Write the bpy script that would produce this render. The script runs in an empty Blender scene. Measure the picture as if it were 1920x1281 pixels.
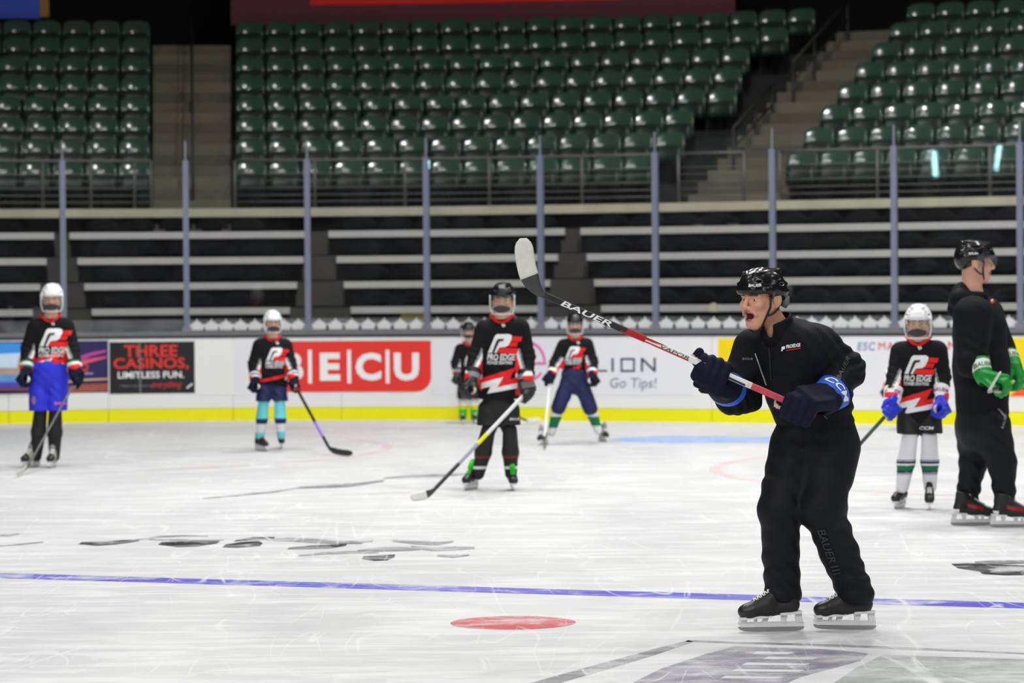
import bpy, bmesh, math, random, time
import numpy as np
from mathutils import Vector, Matrix
from mathutils.bvhtree import BVHTree

T0 = time.time()
random.seed(7)
scene = bpy.context.scene
COL = scene.collection

# ------------------------------------------------------------------ camera
FPX, CX, CY, CAMH = 5800.0, 960.0, 640.5, 1.61
PITCH, ROLL = math.atan(94.0 / 5800.0), 0.00774
_f = Vector((0, math.cos(PITCH), -math.sin(PITCH)))
_r0, _u0 = Vector((1, 0, 0)), Vector((0, math.sin(PITCH), math.cos(PITCH)))
_r = math.cos(ROLL) * _r0 - math.sin(ROLL) * _u0
_u = math.cos(ROLL) * _u0 + math.sin(ROLL) * _r0
CAM = Vector((0, 0, CAMH))
cam_data = bpy.data.cameras.new('camera')
cam = bpy.data.objects.new('camera', cam_data)
COL.objects.link(cam)
cam.matrix_world = Matrix(((_r.x, _u.x, -_f.x, 0), (_r.y, _u.y, -_f.y, 0), (_r.z, _u.z, -_f.z, CAMH), (0, 0, 0, 1)))
cam_data.sensor_width = 36.0
cam_data.lens = FPX / 1920.0 * 36.0
cam_data.clip_end = 300
cam_data.dof.use_dof = True
cam_data.dof.focus_distance = 14.55
cam_data.dof.aperture_fstop = 4.0
scene.camera = cam

# ------------------------------------------------------------------ world, exposure
world = bpy.data.worlds.new('arena_world')
scene.world = world
world.use_nodes = True
world.node_tree.nodes['Background'].inputs[0].default_value = (0.55, 0.6, 0.66, 1)
world.node_tree.nodes['Background'].inputs[1].default_value = 0.03
scene.view_settings.view_transform = 'Standard'
scene.view_settings.look = 'None'
scene.view_settings.gamma = 1.0
scene.view_settings.use_curve_mapping = False
scene.view_settings.exposure = 0.12

# ------------------------------------------------------------------ plan of the rink end: u along the boards, n outward, z up
TH = math.radians(23.6)
P0 = Vector((0.3, 38.445)); RC = 9.0
TAN = Vector((math.cos(TH), -math.sin(TH))); NRM = Vector((math.sin(TH), math.cos(TH)))
CEN = P0 - NRM * RC
def S(u, n, z):
    """point at distance u along the boards (u<0: rounded corner), n behind the boards, height z"""
    if u >= 0:
        p = P0 + TAN * u + NRM * n
    else:
        a = -u / RC
        d = Vector((NRM.x * math.cos(a) - NRM.y * math.sin(a), NRM.x * math.sin(a) + NRM.y * math.cos(a)))
        p = CEN + d * (RC + n)
    return Vector((p.x, p.y, z))
def frame(u, n, z):
    """matrix with x along the boards, y outward, z up"""
    p = S(u, n, z)
    a = -TH + (-u / RC if u < 0 else 0.0)
    if u < 0: a = -TH - u / RC
    return Matrix.Translation(p) @ Matrix.Rotation(a, 4, 'Z')
def project(p):
    v = Vector(p) - CAM
    zc = v.dot(_f)
    return CX + FPX * v.dot(_r) / zc, CY - FPX * v.dot(_u) / zc, zc
def ray(px, py):
    return _f + _r * ((px - CX) / FPX) + _u * ((CY - py) / FPX)
def at_depth(px, py, d):
    return CAM + ray(px, py) * d
def ice(px, py, z=0.0):
    r = ray(px, py)
    return CAM + r * ((z - CAMH) / r.z)
def u_of(px, n, z):
    lo, hi = -14.0, 16.0
    for _ in range(40):
        m = (lo + hi) / 2
        if project(S(m, n, z))[0] < px: lo = m
        else: hi = m
    return (lo + hi) / 2
def z_of(py, u, n):
    lo, hi = -1.0, 20.0
    for _ in range(40):
        m = (lo + hi) / 2
        if project(S(u, n, m))[1] > py: lo = m
        else: hi = m
    return (lo + hi) / 2

# ------------------------------------------------------------------ lights: rows of round arena lamps hung high over the ice
def lamp(u, n, z, power, radius, spread):
    l = bpy.data.lights.new('arena_lamp', 'AREA')
    l.shape = 'DISK'; l.size = radius * 2; l.energy = power; l.spread = math.radians(spread)
    l.color = (1.0, 0.985, 0.96)
    o = bpy.data.objects.new('arena_lamp', l)
    COL.objects.link(o)
    o.location = S(u, n, z)
    return o
LAMP_POWER = 300.0
for u in (3.0, 15.0):
    lamp(u, -3.5, 15.0, LAMP_POWER * 3.0, 0.35, 160)
for n, w, z in ((-14, 1.4, 15.0), (-22, .5, 15.0), (-30, .4, 15.0), (-38, 1.3, 13.0), (-46, 3.2, 12.0)):  # last two rows added behind the camera to light faces from the front
    for u in (-12, -5.5, 1, 7.5, 14):
        lamp(u, n, z, LAMP_POWER * w, 0.35, 170)

# ------------------------------------------------------------------ helpers: objects
ORG = {}; INSTM = {}
def link(o, parent=None):
    COL.objects.link(o)
    if parent is not None:
        o.parent = parent
        ORG[o.name] = ORG[parent.name]
    return o
def tag(o, label=None, cat=None, group=None, kind=None):
    if label: o['label'] = label
    if cat: o['category'] = cat
    if group: o['group'] = group
    if kind: o['kind'] = kind
    return o
def empty(name, loc=(0, 0, 0), label=None, cat=None, group=None, kind=None):
    o = bpy.data.objects.new(name, None)
    o.empty_display_size = 0.1
    COL.objects.link(o)
    o.location = loc
    ORG[o.name] = Vector(loc)
    return tag(o, label, cat, group, kind)
def mesh_data(name, verts, faces, mats, idx=None, smooth=True):
    me = bpy.data.meshes.new(name)
    verts = np.asarray(verts, dtype=np.float32).reshape(-1, 3)
    if isinstance(faces, np.ndarray):
        nf, k = faces.shape
        me.vertices.add(len(verts)); me.vertices.foreach_set('co', verts.ravel())
        me.loops.add(nf * k); me.loops.foreach_set('vertex_index', faces.astype(np.int32).ravel())
        me.polygons.add(nf)
        me.polygons.foreach_set('loop_start', np.arange(0, nf * k, k, dtype=np.int32))
        me.polygons.foreach_set('loop_total', np.full(nf, k, dtype=np.int32))
        me.update(calc_edges=True)
    else:
        me.from_pydata(verts.tolist(), [], [list(f) for f in faces])
    if not isinstance(mats, (list, tuple)): mats = [mats]
    for m in mats: me.materials.append(m)
    if idx is not None:
        me.polygons.foreach_set('material_index', np.asarray(idx, dtype=np.int32))
    if smooth:
        me.polygons.foreach_set('use_smooth', np.ones(len(me.polygons), dtype=bool))
    me.update()
    return me
def mk(name, verts, faces, mats, parent=None, idx=None, smooth=False):
    """one mesh object; vertices are given in world space"""
    verts = np.asarray(verts, dtype=np.float64).reshape(-1, 3)
    loc = None
    if parent is not None:
        verts = verts - np.array(ORG[parent.name])
    else:
        lo, hi = verts.min(0), verts.max(0)
        loc = Vector(((lo[0] + hi[0]) / 2, (lo[1] + hi[1]) / 2, lo[2]))
        verts = verts - np.array(loc)
    o = bpy.data.objects.new(name, mesh_data(name, verts, faces, mats, idx, smooth))
    link(o, parent)
    if parent is not None and parent.name in INSTM: o.matrix_parent_inverse = INSTM[parent.name].inverted()
    if parent is None:
        o.location = loc; ORG[o.name] = loc
    return o
def inst(name, me, M, parent=None):
    """object that shares mesh data, placed with world matrix M"""
    o = bpy.data.objects.new(name, me)
    link(o, parent)
    if parent is not None:
        M = Matrix.Translation(-ORG[parent.name]) @ M
    o.matrix_basis = M
    INSTM[o.name] = M.copy()
    return o

# ------------------------------------------------------------------ helpers: shapes as (verts, faces)
class MB:
    def __init__(s): s.v = []; s.f = []; s.i = []
    def add(s, v, f, i=0):
        b = len(s.v)
        s.v += [tuple(p) for p in v]
        s.f += [tuple(b + k for k in q) for q in f]
        s.i += [i] * len(f)
        return s
    def box(s, c, h, R=None, i=0, taper=1.0):
        c = Vector(c); v = []
        for dz in (-1, 1):
            t = taper if dz > 0 else 1.0
            for dx, dy in ((-1, -1), (1, -1), (1, 1), (-1, 1)):
                p = Vector((dx * h[0] * t, dy * h[1] * t, dz * h[2]))
                v.append(c + (R @ p if R is not None else p))
        return s.add(v, [(0, 3, 2, 1), (4, 5, 6, 7), (0, 1, 5, 4), (1, 2, 6, 5), (2, 3, 7, 6), (3, 0, 4, 7)], i)
    def tube(s, pts, r, n=8, i=0, cap=True):
        pts = [Vector(p) for p in pts]
        m = len(pts); rr = r if isinstance(r, (list, tuple)) else [r] * m
        v = []; f = []
        up = Vector((0, 0, 1))
        for k in range(m):
            d = (pts[min(k + 1, m - 1)] - pts[max(k - 1, 0)]).normalized()
            a = d.cross(up if abs(d.dot(up)) < 0.95 else Vector((0, 1, 0))).normalized()
            b = d.cross(a)
            for j in range(n):
                t = 2 * math.pi * j / n
                v.append(pts[k] + (a * math.cos(t) + b * math.sin(t)) * rr[k])
        for k in range(m - 1):
            for j in range(n):
                j2 = (j + 1) % n
                f.append((k * n + j, (k + 1) * n + j, (k + 1) * n + j2, k * n + j2))
        if cap:
            f.append(tuple(range(n))); f.append(tuple(range((m - 1) * n, m * n))[::-1])
        return s.add(v, f, i)
    def obj(s, name, mats, parent=None, smooth=False):
        return mk(name, s.v, s.f, mats, parent, s.i, smooth)
    def data(s, name, mats, smooth=False):
        return mesh_data(name, s.v, s.f, mats, s.i, smooth)
def strip(u0, u1, n0, n1, z0, z1, step=0.25):
    """box that follows the curved boards between u0 and u1"""
    m = max(1, int(math.ceil((u1 - u0) / step))) if u0 < 0 else max(1, int((u1 - u0) / 4))
    us = [u0 + (u1 - u0) * k / m for k in range(m + 1)]
    v = []
    for u in us: v += [S(u, n0, z0), S(u, n1, z0), S(u, n1, z1), S(u, n0, z1)]
    f = []
    for k in range(m):
        a, b = 4 * k, 4 * k + 4
        for j in range(4):
            j2 = (j + 1) % 4
            f.append((a + j, b + j, b + j2, a + j2))
    f += [(0, 1, 2, 3), (4 * m + 3, 4 * m + 2, 4 * m + 1, 4 * m)]
    return v, f

# ------------------------------------------------------------------ helpers: materials
MATS = {}
def mat(name, col, rough=0.6, metal=0.0, spec=0.4, var=0.08, scale=12.0, bump=0.0, bscale=60.0, coat=0.0, emit=None, alpha=None):
    if name in MATS: return MATS[name]
    m = bpy.data.materials.new(name); m.use_nodes = True
    nt = m.node_tree; b = nt.nodes['Principled BSDF']
    b.inputs['Roughness'].default_value = rough
    b.inputs['Metallic'].default_value = metal
    b.inputs['Specular IOR Level'].default_value = spec
    if coat: b.inputs['Coat Weight'].default_value = coat; b.inputs['Coat Roughness'].default_value = 0.08
    tc = nt.nodes.new('ShaderNodeTexCoord')
    nz = nt.nodes.new('ShaderNodeTexNoise'); nz.inputs['Scale'].default_value = scale; nz.inputs['Detail'].default_value = 4
    nt.links.new(tc.outputs['Object'], nz.inputs['Vector'])
    mx = nt.nodes.new('ShaderNodeMix'); mx.data_type = 'RGBA'
    mx.inputs['A'].default_value = [c * (1 - var) for c in col] + [1]
    mx.inputs['B'].default_value = [min(1, c * (1 + var)) for c in col] + [1]
    nt.links.new(nz.outputs['Fac'], mx.inputs['Factor'])
    nt.links.new(mx.outputs['Result'], b.inputs['Base Color'])
    if bump:
        n2 = nt.nodes.new('ShaderNodeTexNoise'); n2.inputs['Scale'].default_value = bscale; n2.inputs['Detail'].default_value = 5
        nt.links.new(tc.outputs['Object'], n2.inputs['Vector'])
        bp = nt.nodes.new('ShaderNodeBump'); bp.inputs['Strength'].default_value = bump; bp.inputs['Distance'].default_value = 0.01
        nt.links.new(n2.outputs['Fac'], bp.inputs['Height']); nt.links.new(bp.outputs['Normal'], b.inputs['Normal'])
    if emit:
        b.inputs['Emission Color'].default_value = list(emit[0]) + [1]; b.inputs['Emission Strength'].default_value = emit[1]
    MATS[name] = m
    return m
def srgb(r, g, b):
    return tuple((c / 255 / 12.92) if c / 255 <= 0.04045 else ((c / 255 + 0.055) / 1.055) ** 2.4 for c in (r, g, b))
def glass_mat(name, haze, tint, refl=0.07, rough=0.02, hcol=(0.6, 0.63, 0.66)):
    """thin clear pane: mostly see-through, a little mirror, a little dusty haze with smears"""
    m = bpy.data.materials.new(name); m.use_nodes = True
    nt = m.node_tree; nt.nodes.remove(nt.nodes['Principled BSDF'])
    out = nt.nodes['Material Output']
    tr = nt.nodes.new('ShaderNodeBsdfTransparent'); tr.inputs[0].default_value = (*tint, 1)
    gl = nt.nodes.new('ShaderNodeBsdfGlossy'); gl.inputs['Roughness'].default_value = rough
    di = nt.nodes.new('ShaderNodeBsdfDiffuse'); di.inputs[0].default_value = (*hcol, 1)
    tc = nt.nodes.new('ShaderNodeTexCoord')
    nz = nt.nodes.new('ShaderNodeTexNoise'); nz.inputs['Scale'].default_value = 1.6; nz.inputs['Detail'].default_value = 6; nz.inputs['Distortion'].default_value = 1.5
    nt.links.new(tc.outputs['Object'], nz.inputs['Vector'])
    mr = nt.nodes.new('ShaderNodeMapRange'); mr.inputs['From Min'].default_value = 0.4; mr.inputs['From Max'].default_value = 0.75
    mr.inputs['To Min'].default_value = haze * 0.5; mr.inputs['To Max'].default_value = haze * 1.8
    nt.links.new(nz.outputs['Fac'], mr.inputs['Value'])
    m1 = nt.nodes.new('ShaderNodeMixShader'); m2 = nt.nodes.new('ShaderNodeMixShader'); m2.inputs[0].default_value = refl
    nt.links.new(mr.outputs['Result'], m1.inputs[0]); nt.links.new(tr.outputs[0], m1.inputs[1]); nt.links.new(di.outputs[0], m1.inputs[2])
    nt.links.new(m1.outputs[0], m2.inputs[1]); nt.links.new(gl.outputs[0], m2.inputs[2])
    nt.links.new(m2.outputs[0], out.inputs[0])
    MATS[name] = m
    return m

# ------------------------------------------------------------------ helpers: flat lettering
_TXT = {}
def text2d(s, bold=0.0, shear=0.0, space=1.0):
    key = (s, bold, shear, space)
    if key in _TXT: return _TXT[key]
    cu = bpy.data.curves.new('lettering', 'FONT')
    cu.body = s; cu.offset = bold; cu.shear = shear; cu.space_character = space; cu.resolution_u = 3
    o = bpy.data.objects.new('lettering_tmp', cu); COL.objects.link(o)
    dg = bpy.context.evaluated_depsgraph_get()
    me = o.evaluated_get(dg).to_mesh()
    me.calc_loop_triangles()
    v = np.array([(p.co.x, p.co.y) for p in me.vertices]); f = [tuple(t.vertices) for t in me.loop_triangles]
    o.evaluated_get(dg).to_mesh_clear()
    bpy.data.objects.remove(o); bpy.data.curves.remove(cu)
    _TXT[key] = (v, f)
    return v, f
def text_rect(s, x0, x1, y0, y1, bold=0.0, shear=0.0, space=1.0):
    """lettering fitted to a rectangle of the plane it is printed on"""
    v, f = text2d(s, bold, shear, space)
    lo, hi = v.min(0), v.max(0)
    w = (v - lo) / (hi - lo)
    return np.column_stack([x0 + w[:, 0] * (x1 - x0), y0 + w[:, 1] * (y1 - y0)]), f
def poly2d(pts):
    """triangulated polygon"""
    from mathutils.geometry import tessellate_polygon
    t = tessellate_polygon([[Vector((p[0], p[1], 0)) for p in pts]])
    return np.array(pts, dtype=float), [tuple(x) for x in t]
def subdivide2d(v, f, maxlen):
    v = [tuple(p) for p in v]; out = []; cache = {}
    stack = list(f)
    while stack:
        a, b, c = stack.pop()
        L = [math.dist(v[a], v[b]), math.dist(v[b], v[c]), math.dist(v[c], v[a])]
        m = max(L)
        if m <= maxlen: out.append((a, b, c)); continue
        k = L.index(m)
        if k == 1: a, b, c = b, c, a
        elif k == 2: a, b, c = c, a, b
        e = (min(a, b), max(a, b))
        if e not in cache:
            cache[e] = len(v); v.append(((v[a][0] + v[b][0]) / 2, (v[a][1] + v[b][1]) / 2))
        q = cache[e]
        stack += [(a, q, c), (q, b, c)]
    return np.array(v), out
def merge2d(parts):
    V = []; F = []; n = 0
    for v, f in parts:
        V.append(v); F += [tuple(i + n for i in t) for t in f]; n += len(v)
    return np.vstack(V), F
# ================================================================== ICE
def ice_mat(name, paint=None, strength=0.0, blot=0.0):
    m = bpy.data.materials.new(name); m.use_nodes = True
    nt = m.node_tree; b = nt.nodes['Principled BSDF']; N = nt.nodes.new; Lk = nt.links.new
    b.inputs['Specular IOR Level'].default_value = 0.15
    geo = N('ShaderNodeNewGeometry')
    def noise(scale, sx=1, sy=1, rot=0.0, detail=5, dist=0.0, rough=0.6):
        mp = N('ShaderNodeMapping'); mp.inputs['Scale'].default_value = (sx, sy, 1); mp.inputs['Rotation'].default_value = (0, 0, rot)
        Lk(geo.outputs['Position'], mp.inputs['Vector'])
        n = N('ShaderNodeTexNoise'); n.inputs['Scale'].default_value = scale; n.inputs['Detail'].default_value = detail
        n.inputs['Distortion'].default_value = dist; n.inputs['Roughness'].default_value = rough
        Lk(mp.outputs[0], n.inputs['Vector']); return n.outputs['Fac']
    def rng(v, a, c, lo=0.0, hi=1.0):
        r = N('ShaderNodeMapRange'); r.inputs['From Min'].default_value = a; r.inputs['From Max'].default_value = c
        r.inputs['To Min'].default_value = lo; r.inputs['To Max'].default_value = hi
        Lk(v, r.inputs['Value']); return r.outputs['Result']
    def math_(op, a, c):
        n = N('ShaderNodeMath'); n.operation = op
        for k, x in enumerate((a, c)):
            if isinstance(x, (int, float)): n.inputs[k].default_value = x
            else: Lk(x, n.inputs[k])
        return n.outputs[0]
    def mix(fac, A, B):
        n = N('ShaderNodeMix'); n.data_type = 'RGBA'
        if isinstance(fac, (int, float)): n.inputs['Factor'].default_value = fac
        else: Lk(fac, n.inputs['Factor'])
        for key, x in (('A', A), ('B', B)):
            if isinstance(x, tuple): n.inputs[key].default_value = (*x, 1)
            else: Lk(x, n.inputs[key])
        return n.outputs['Result']
    def scratches(rot, scale, wob, thr):
        # thin skate cuts: the zero line of a stretched noise field
        n = noise(scale, 1.0, 0.16, rot, 2, wob, 0.5)
        d = math_('ABSOLUTE', math_('SUBTRACT', n, 0.5), 0)
        return rng(d, 0.0, thr, 1.0, 0.0)
    cloud = rng(noise(0.75, 1.0, 0.35, 0.15, 7, 0.7), 0.38, 0.66)
    wet = mix(cloud, (0.53, 0.54, 0.55), (0.62, 0.63, 0.64))
    streak = rng(noise(2.2, 0.55, 2.3, 0.3, 8, 0.4, 0.7), 0.48, 0.66)
    snow = rng(noise(40, 1, 1, 0, 4, 0, 0.6), 0.60, 0.70)
    speck = rng(noise(120, 1, 1, 0, 2, 0, 0.5), 0.67, 0.72)
    s1 = scratches(0.5, 1.1, 0.5, 0.006)
    s2 = scratches(-0.7, 1.4, 0.6, 0.005)
    s3 = scratches(1.35, 0.9, 0.9, 0.006)
    s4 = scratches(2.1, 1.9, 1.1, 0.005)
    cuts = math_('MULTIPLY', math_('MAXIMUM', math_('MAXIMUM', s1, s2), math_('MAXIMUM', s3, s4)), rng(noise(1.3, 1, 1, 0, 3), 0.42, 0.6))
    white = (0.71, 0.72, 0.73)
    c = mix(math_('MULTIPLY', streak, 0.45), wet, white)
    dust = math_('MULTIPLY', snow, rng(noise(0.9, 1, 0.5, 0.4, 4), 0.45, 0.62))
    if paint:
        f = math_('MULTIPLY', rng(noise(3.0, 1, 1, 0.2, 8, 0.5, 0.7), 0.36 - blot * 0.02, 0.5 + blot * 0.12, 0.25, 1.0), strength)
        f = math_('MULTIPLY', f, math_('SUBTRACT', 1.0, math_('MULTIPLY', streak, 0.35)))
        c = mix(f, c, paint)
    c = mix(math_('MULTIPLY', cuts, 0.75), c, white)
    c = mix(math_('MULTIPLY', dust, 0.6), c, white)
    c = mix(speck, c, (0.74, 0.74, 0.74))
    Lk(c, b.inputs['Base Color'])
    Lk(rng(streak, 0, 1, 0.45, 0.7), b.inputs['Roughness'])
    bp = N('ShaderNodeBump'); bp.inputs['Strength'].default_value = 0.25; bp.inputs['Distance'].default_value = 0.004
    Lk(math_('ADD', cuts, dust), bp.inputs['Height']); Lk(bp.outputs['Normal'], b.inputs['Normal'])
    return m
M_ice = ice_mat('ice')
floor = MB()
floor.add([(-30, -6, 0), (40, -6, 0), (40, 60, 0), (-30, 60, 0)], [(0, 1, 2, 3)])
floor = floor.obj('floor', M_ice); tag(floor, 'scratched white ice sheet of the rink', None, kind='structure')
def on_ice(name, v2, f, material, z=0.0008):
    return mk(name, [(p[0], p[1], z) for p in v2], f, material, floor)
def ice_poly(name, pxs, material, z=0.0008):
    v = [ice(*p) for p in pxs]
    return on_ice(name, [(p.x, p.y) for p in v], [tuple(range(len(v)))], material, z)
# blue line: a straight 30 cm band parallel to the end boards
a, b_ = ice(0, 1079.5), ice(1920, 1136)
dirb = Vector((b_.x - a.x, b_.y - a.y)).normalized(); nb = Vector((-dirb.y, dirb.x))
c0 = Vector((a.x, a.y))
q = [c0 - dirb * 14 - nb * .14, c0 + dirb * 24 - nb * .14, c0 + dirb * 24 + nb * .14, c0 - dirb * 14 + nb * .14]
on_ice('blue_line', [(p.x, p.y) for p in q], [(0, 1, 2, 3)], ice_mat('paint_blue', srgb(84, 70, 190), 0.95))
def ring(cx, cy, r0, r1, seg=96):
    v = []; f = []
    for k in range(seg):
        t = 2 * math.pi * k / seg
        v += [(cx + r0 * math.cos(t), cy + r0 * math.sin(t)), (cx + r1 * math.cos(t), cy + r1 * math.sin(t))]
    for k in range(seg):
        j = (k + 1) % seg
        f.append((2 * k, 2 * k + 1, 2 * j + 1, 2 * j))
    return v, f
dot = ice(962, 1168)
v = [(dot.x + .305 * math.cos(t * math.pi / 24), dot.y + .305 * math.sin(t * math.pi / 24)) for t in range(48)]
on_ice('faceoff_dot', v, [tuple(range(48))], ice_mat('paint_red_dot', srgb(190, 60, 66), 0.9))
M_faint = ice_mat('paint_red_faint', srgb(215, 120, 120), 0.28)
e1 = ice(1342, 884); e2 = ice(727, 840)
on_ice('faceoff_circle', *ring(e1.x + 4.5, e1.y, 4.45, 4.55), M_faint)
on_ice('faceoff_circle', *ring(e2.x - 4.5, e2.y, 4.45, 4.55), M_faint)
ice_poly('goal_crease', [(1142, 825.5), (1175, 820.5), (1225, 817.5), (1480, 818.5), (1480, 830), (1250, 831), (1180, 829)], ice_mat('paint_crease', srgb(140, 172, 228), 1.0))
ice_poly('goal_line', [(-50, 805), (540, 801.5), (960, 802.5), (1100, 806), (1100, 808), (960, 804.8), (540, 803.8), (-50, 807)], ice_mat('paint_goal_line', srgb(190, 188, 170), 0.8))
# faded black logo under the ice beyond the blue line: brush-like strokes
M_black = ice_mat('paint_black', srgb(26, 26, 32), 1.0, 0.1)
M_grey = ice_mat('paint_grey', srgb(96, 96, 102), 0.85, 0.5)
M_purple = ice_mat('paint_purple', srgb(104, 98, 118), 0.85, 0.6)
M_green = ice_mat('paint_green', srgb(130, 142, 132), 0.8, 0.6)
STK = [0]
def stroke(pts, w, material, z=0.0008):
    """tapering painted stroke along pixels pts, w = (max) half width in metres on the ice"""
    P = [ice(*p) for p in pts]; L = []; R = []
    n = len(P)
    for k in range(n):
        m = Vector((0.0, 1.0)) * (1.7 * w * (0.12 + math.sin(math.pi * (k + .5) / n)))
        L.append((P[k].x + m.x, P[k].y + m.y)); R.append((P[k].x - m.x, P[k].y - m.y))
    f = [(k, k + 1, n + k + 1, n + k) for k in range(n - 1)]
    STK[0] += 1
    on_ice('logo_stroke', L + R, f, material, z + STK[0] * .0001)
for pts, w, mt in [
    ([(150, 1019), (190, 1020), (225, 1017), (262, 1014)], .10, M_black), ([(225, 1018), (260, 1012), (300, 1007), (345, 1005), (390, 1006)], .05, M_grey),
    ([(300, 1019), (340, 1021), (375, 1020), (410, 1017)], .13, M_black), ([(280, 1012), (330, 1013), (375, 1015), (420, 1013)], .05, M_grey),
    ([(420, 1024), (450, 1022), (480, 1020), (490, 1022)], .13, M_black), ([(440, 1015), (470, 1011), (500, 1010), (515, 1009)], .07, M_black),
    ([(500, 1013), (540, 1012), (580, 1014), (620, 1017), (680, 1019)], .09, M_grey), ([(540, 1029), (580, 1027), (625, 1025), (650, 1022)], .08, M_black),
    ([(560, 1042), (610, 1038), (660, 1036), (710, 1037)], .05, M_grey), ([(640, 1018), (670, 1016), (700, 1014)], .08, M_grey),
    ([(670, 1034), (710, 1031), (750, 1030), (790, 1030)], .09, M_grey), ([(680, 1046), (705, 1047), (728, 1046), (740, 1043)], .11, M_black),
    ([(735, 1014), (775, 1018), (820, 1020), (850, 1016)], .07, M_grey), ([(770, 1026), (810, 1030), (850, 1029), (890, 1028)], .08, M_grey),
    ([(820, 1042), (850, 1044), (880, 1041)], .05, M_grey), ([(0, 1004), (20, 1004), (36, 1002)], .05, M_grey), ([(0, 1024), (40, 1021), (80, 1017)], .03, M_grey),
    ([(560, 915), (620, 912), (660, 910), (720, 902)], .13, M_grey), ([(720, 897), (770, 893), (830, 892), (890, 888)], .10, M_grey),
    ([(380, 935), (440, 930), (520, 922), (560, 915)], .05, M_grey),
    ([(1790, 1062), (1830, 1065), (1880, 1068), (1930, 1065)], .16, M_black), ([(1830, 1056), (1870, 1055), (1930, 1054)], .07, M_grey),
    ([(1840, 1075), (1880, 1076), (1930, 1077)], .06, M_black)]:
    stroke(pts, w, mt)
# large faded logo at the near right: outline strokes and blocks
ice_poly('logo_outline', [(1290, 1201), (1600, 1210), (1960, 1226), (1960, 1229), (1600, 1214), (1285, 1204)], M_grey)
ice_poly('logo_outline', [(1290, 1201), (1300, 1204), (1230, 1228), (1130, 1258), (1040, 1284), (985, 1284), (1100, 1252), (1210, 1222)], M_grey)
ice_poly('logo_block', [(1375, 1213), (1560, 1218), (1628, 1226), (1612, 1240), (1500, 1270), (1470, 1284), (1180, 1284), (1240, 1254), (1320, 1228)], M_purple)
ice_poly('logo_block', [(1655, 1228), (1960, 1238), (1960, 1284), (1560, 1284), (1600, 1256)], M_green)
for k, (x, y, l) in enumerate([(1420, 1222, 70), (1440, 1232, 95), (1400, 1243, 120), (1380, 1255, 130), (1360, 1268, 110)]):
    ice_poly('logo_letter', [(x, y), (x + l, y + 2), (x + l - 12, y + 6), (x - 10, y + 5)], M_ice, 0.0016)

# ================================================================== DASHER BOARDS
M_board = mat('board_white', (0.80, 0.81, 0.82), 0.35, var=0.03, scale=3)
M_board2 = mat('board_film', (0.78, 0.79, 0.84), 0.3, var=0.02, scale=3)
M_kick = mat('kick_yellow', srgb(236, 232, 8), 0.35, var=0.05, scale=6)
M_cap_d = mat('cap_black', (0.012, 0.012, 0.014), 0.4)
M_cap_g = mat('cap_grey', (0.16, 0.165, 0.18), 0.45, var=0.15)
H_B = 1.05
boards = empty('wall_boards', (0, 0, 0), 'white dasher boards with yellow kick strip along the ice', None, kind='structure')
joints = [-420, -200, 16, 203, 437, 640, 860, 1095, 1335, 1580, 1830, 2080, 2330]
JU = [u_of(x, 0, .5) for x in joints]
for k in range(len(JU) - 1):
    g = 0.003
    v, f = strip(JU[k] + g, JU[k + 1] - g, 0.0, 0.05, 0.165, H_B); mk('board_panel', v, f, M_board, boards)
    v, f = strip(JU[k] + g, JU[k + 1] - g, -0.012, 0.05, 0.0, 0.160); mk('kick_plate', v, f, M_kick, boards)
v, f = strip(JU[0], JU[-1], 0.012, 0.05, 0.1, H_B - .02); mk('board_backing', v, f, mat('backing', (.5, .5, .5)), boards)
v, f = strip(JU[0], JU[-1], -0.008, 0.12, H_B, H_B + 0.028); mk('cap_rail', v, f, M_cap_d, boards)
v, f = strip(JU[0], JU[-1], 0.0, 0.12, H_B + 0.028, H_B + 0.085); mk('glass_sill', v, f, M_cap_g, boards)
# ---- adverts: thin printed sheets on the boards
def bmap(px, py, n=-0.003):
    u = u_of(px, 0, .6); return u, z_of(py, u, 0)
def sheet(name, px0, px1, py0, py1, material, parent, n=-0.004, rb=0.0):
    u0, z1 = bmap(px0, py0); u1, z0 = bmap(px1, py1)
    z1 = (z1 + bmap(px1, py0)[1]) / 2; z0 = (z0 + bmap(px0, py1)[1]) / 2
    if rb:
        pts = [(u0, z1), (u0, z0)]
        for k in range(9):
            t = -math.pi / 2 + k * math.pi / 16
            pts.append((u1 - rb + rb * math.cos(t), z0 + rb + rb * math.sin(t)))
        pts.append((u1, z1))
        v2, f = poly2d(pts); v2, f = subdivide2d(v2, f, .5)
        return mk(name, [S(p[0], n, p[1]) for p in v2], f, material, parent)
    v, f = strip(u0, u1, n, 0.0, z0, z1)
    return mk(name, v, f, material, parent)
def bletters(s, px0, px1, py0, py1, material, parent, n=-0.006, name='lettering', **kw):
    u0, z0 = bmap(px0, py1); u1, z1 = bmap(px1, py0)
    v2, f = text_rect(s, u0, u1, z0, z1, **kw)
    return mk(name, [S(p[0], n, p[1]) for p in v2], f, material, parent)
def bpoly(pts, material, parent, n=-0.006, name='picture_shape'):
    q = [bmap(*p) for p in pts]
    v2, f = poly2d(q)
    return mk(name, [S(p[0], n, p[1]) for p in v2], f, material, parent)
M_ink_w = mat('ink_white', (0.86, 0.87, 0.90), 0.4, var=0.02)
M_ink_r = mat('ink_red', srgb(228, 56, 46), 0.4, var=0.03)
M_ink_k = mat('ink_black', srgb(30, 30, 34), 0.4, var=0.1)
M_ink_navy = mat('ink_navy', srgb(38, 50, 74), 0.4)
M_ink_grey = mat('ink_grey', srgb(120, 128, 140), 0.4)
M_ink_pink = mat('ink_pink', srgb(232, 70, 170), 0.4)
M_ink_blue = mat('ink_blue', srgb(70, 110, 185), 0.4)
M_ink_crim = mat('ink_crimson', srgb(205, 60, 70), 0.4)
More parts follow.
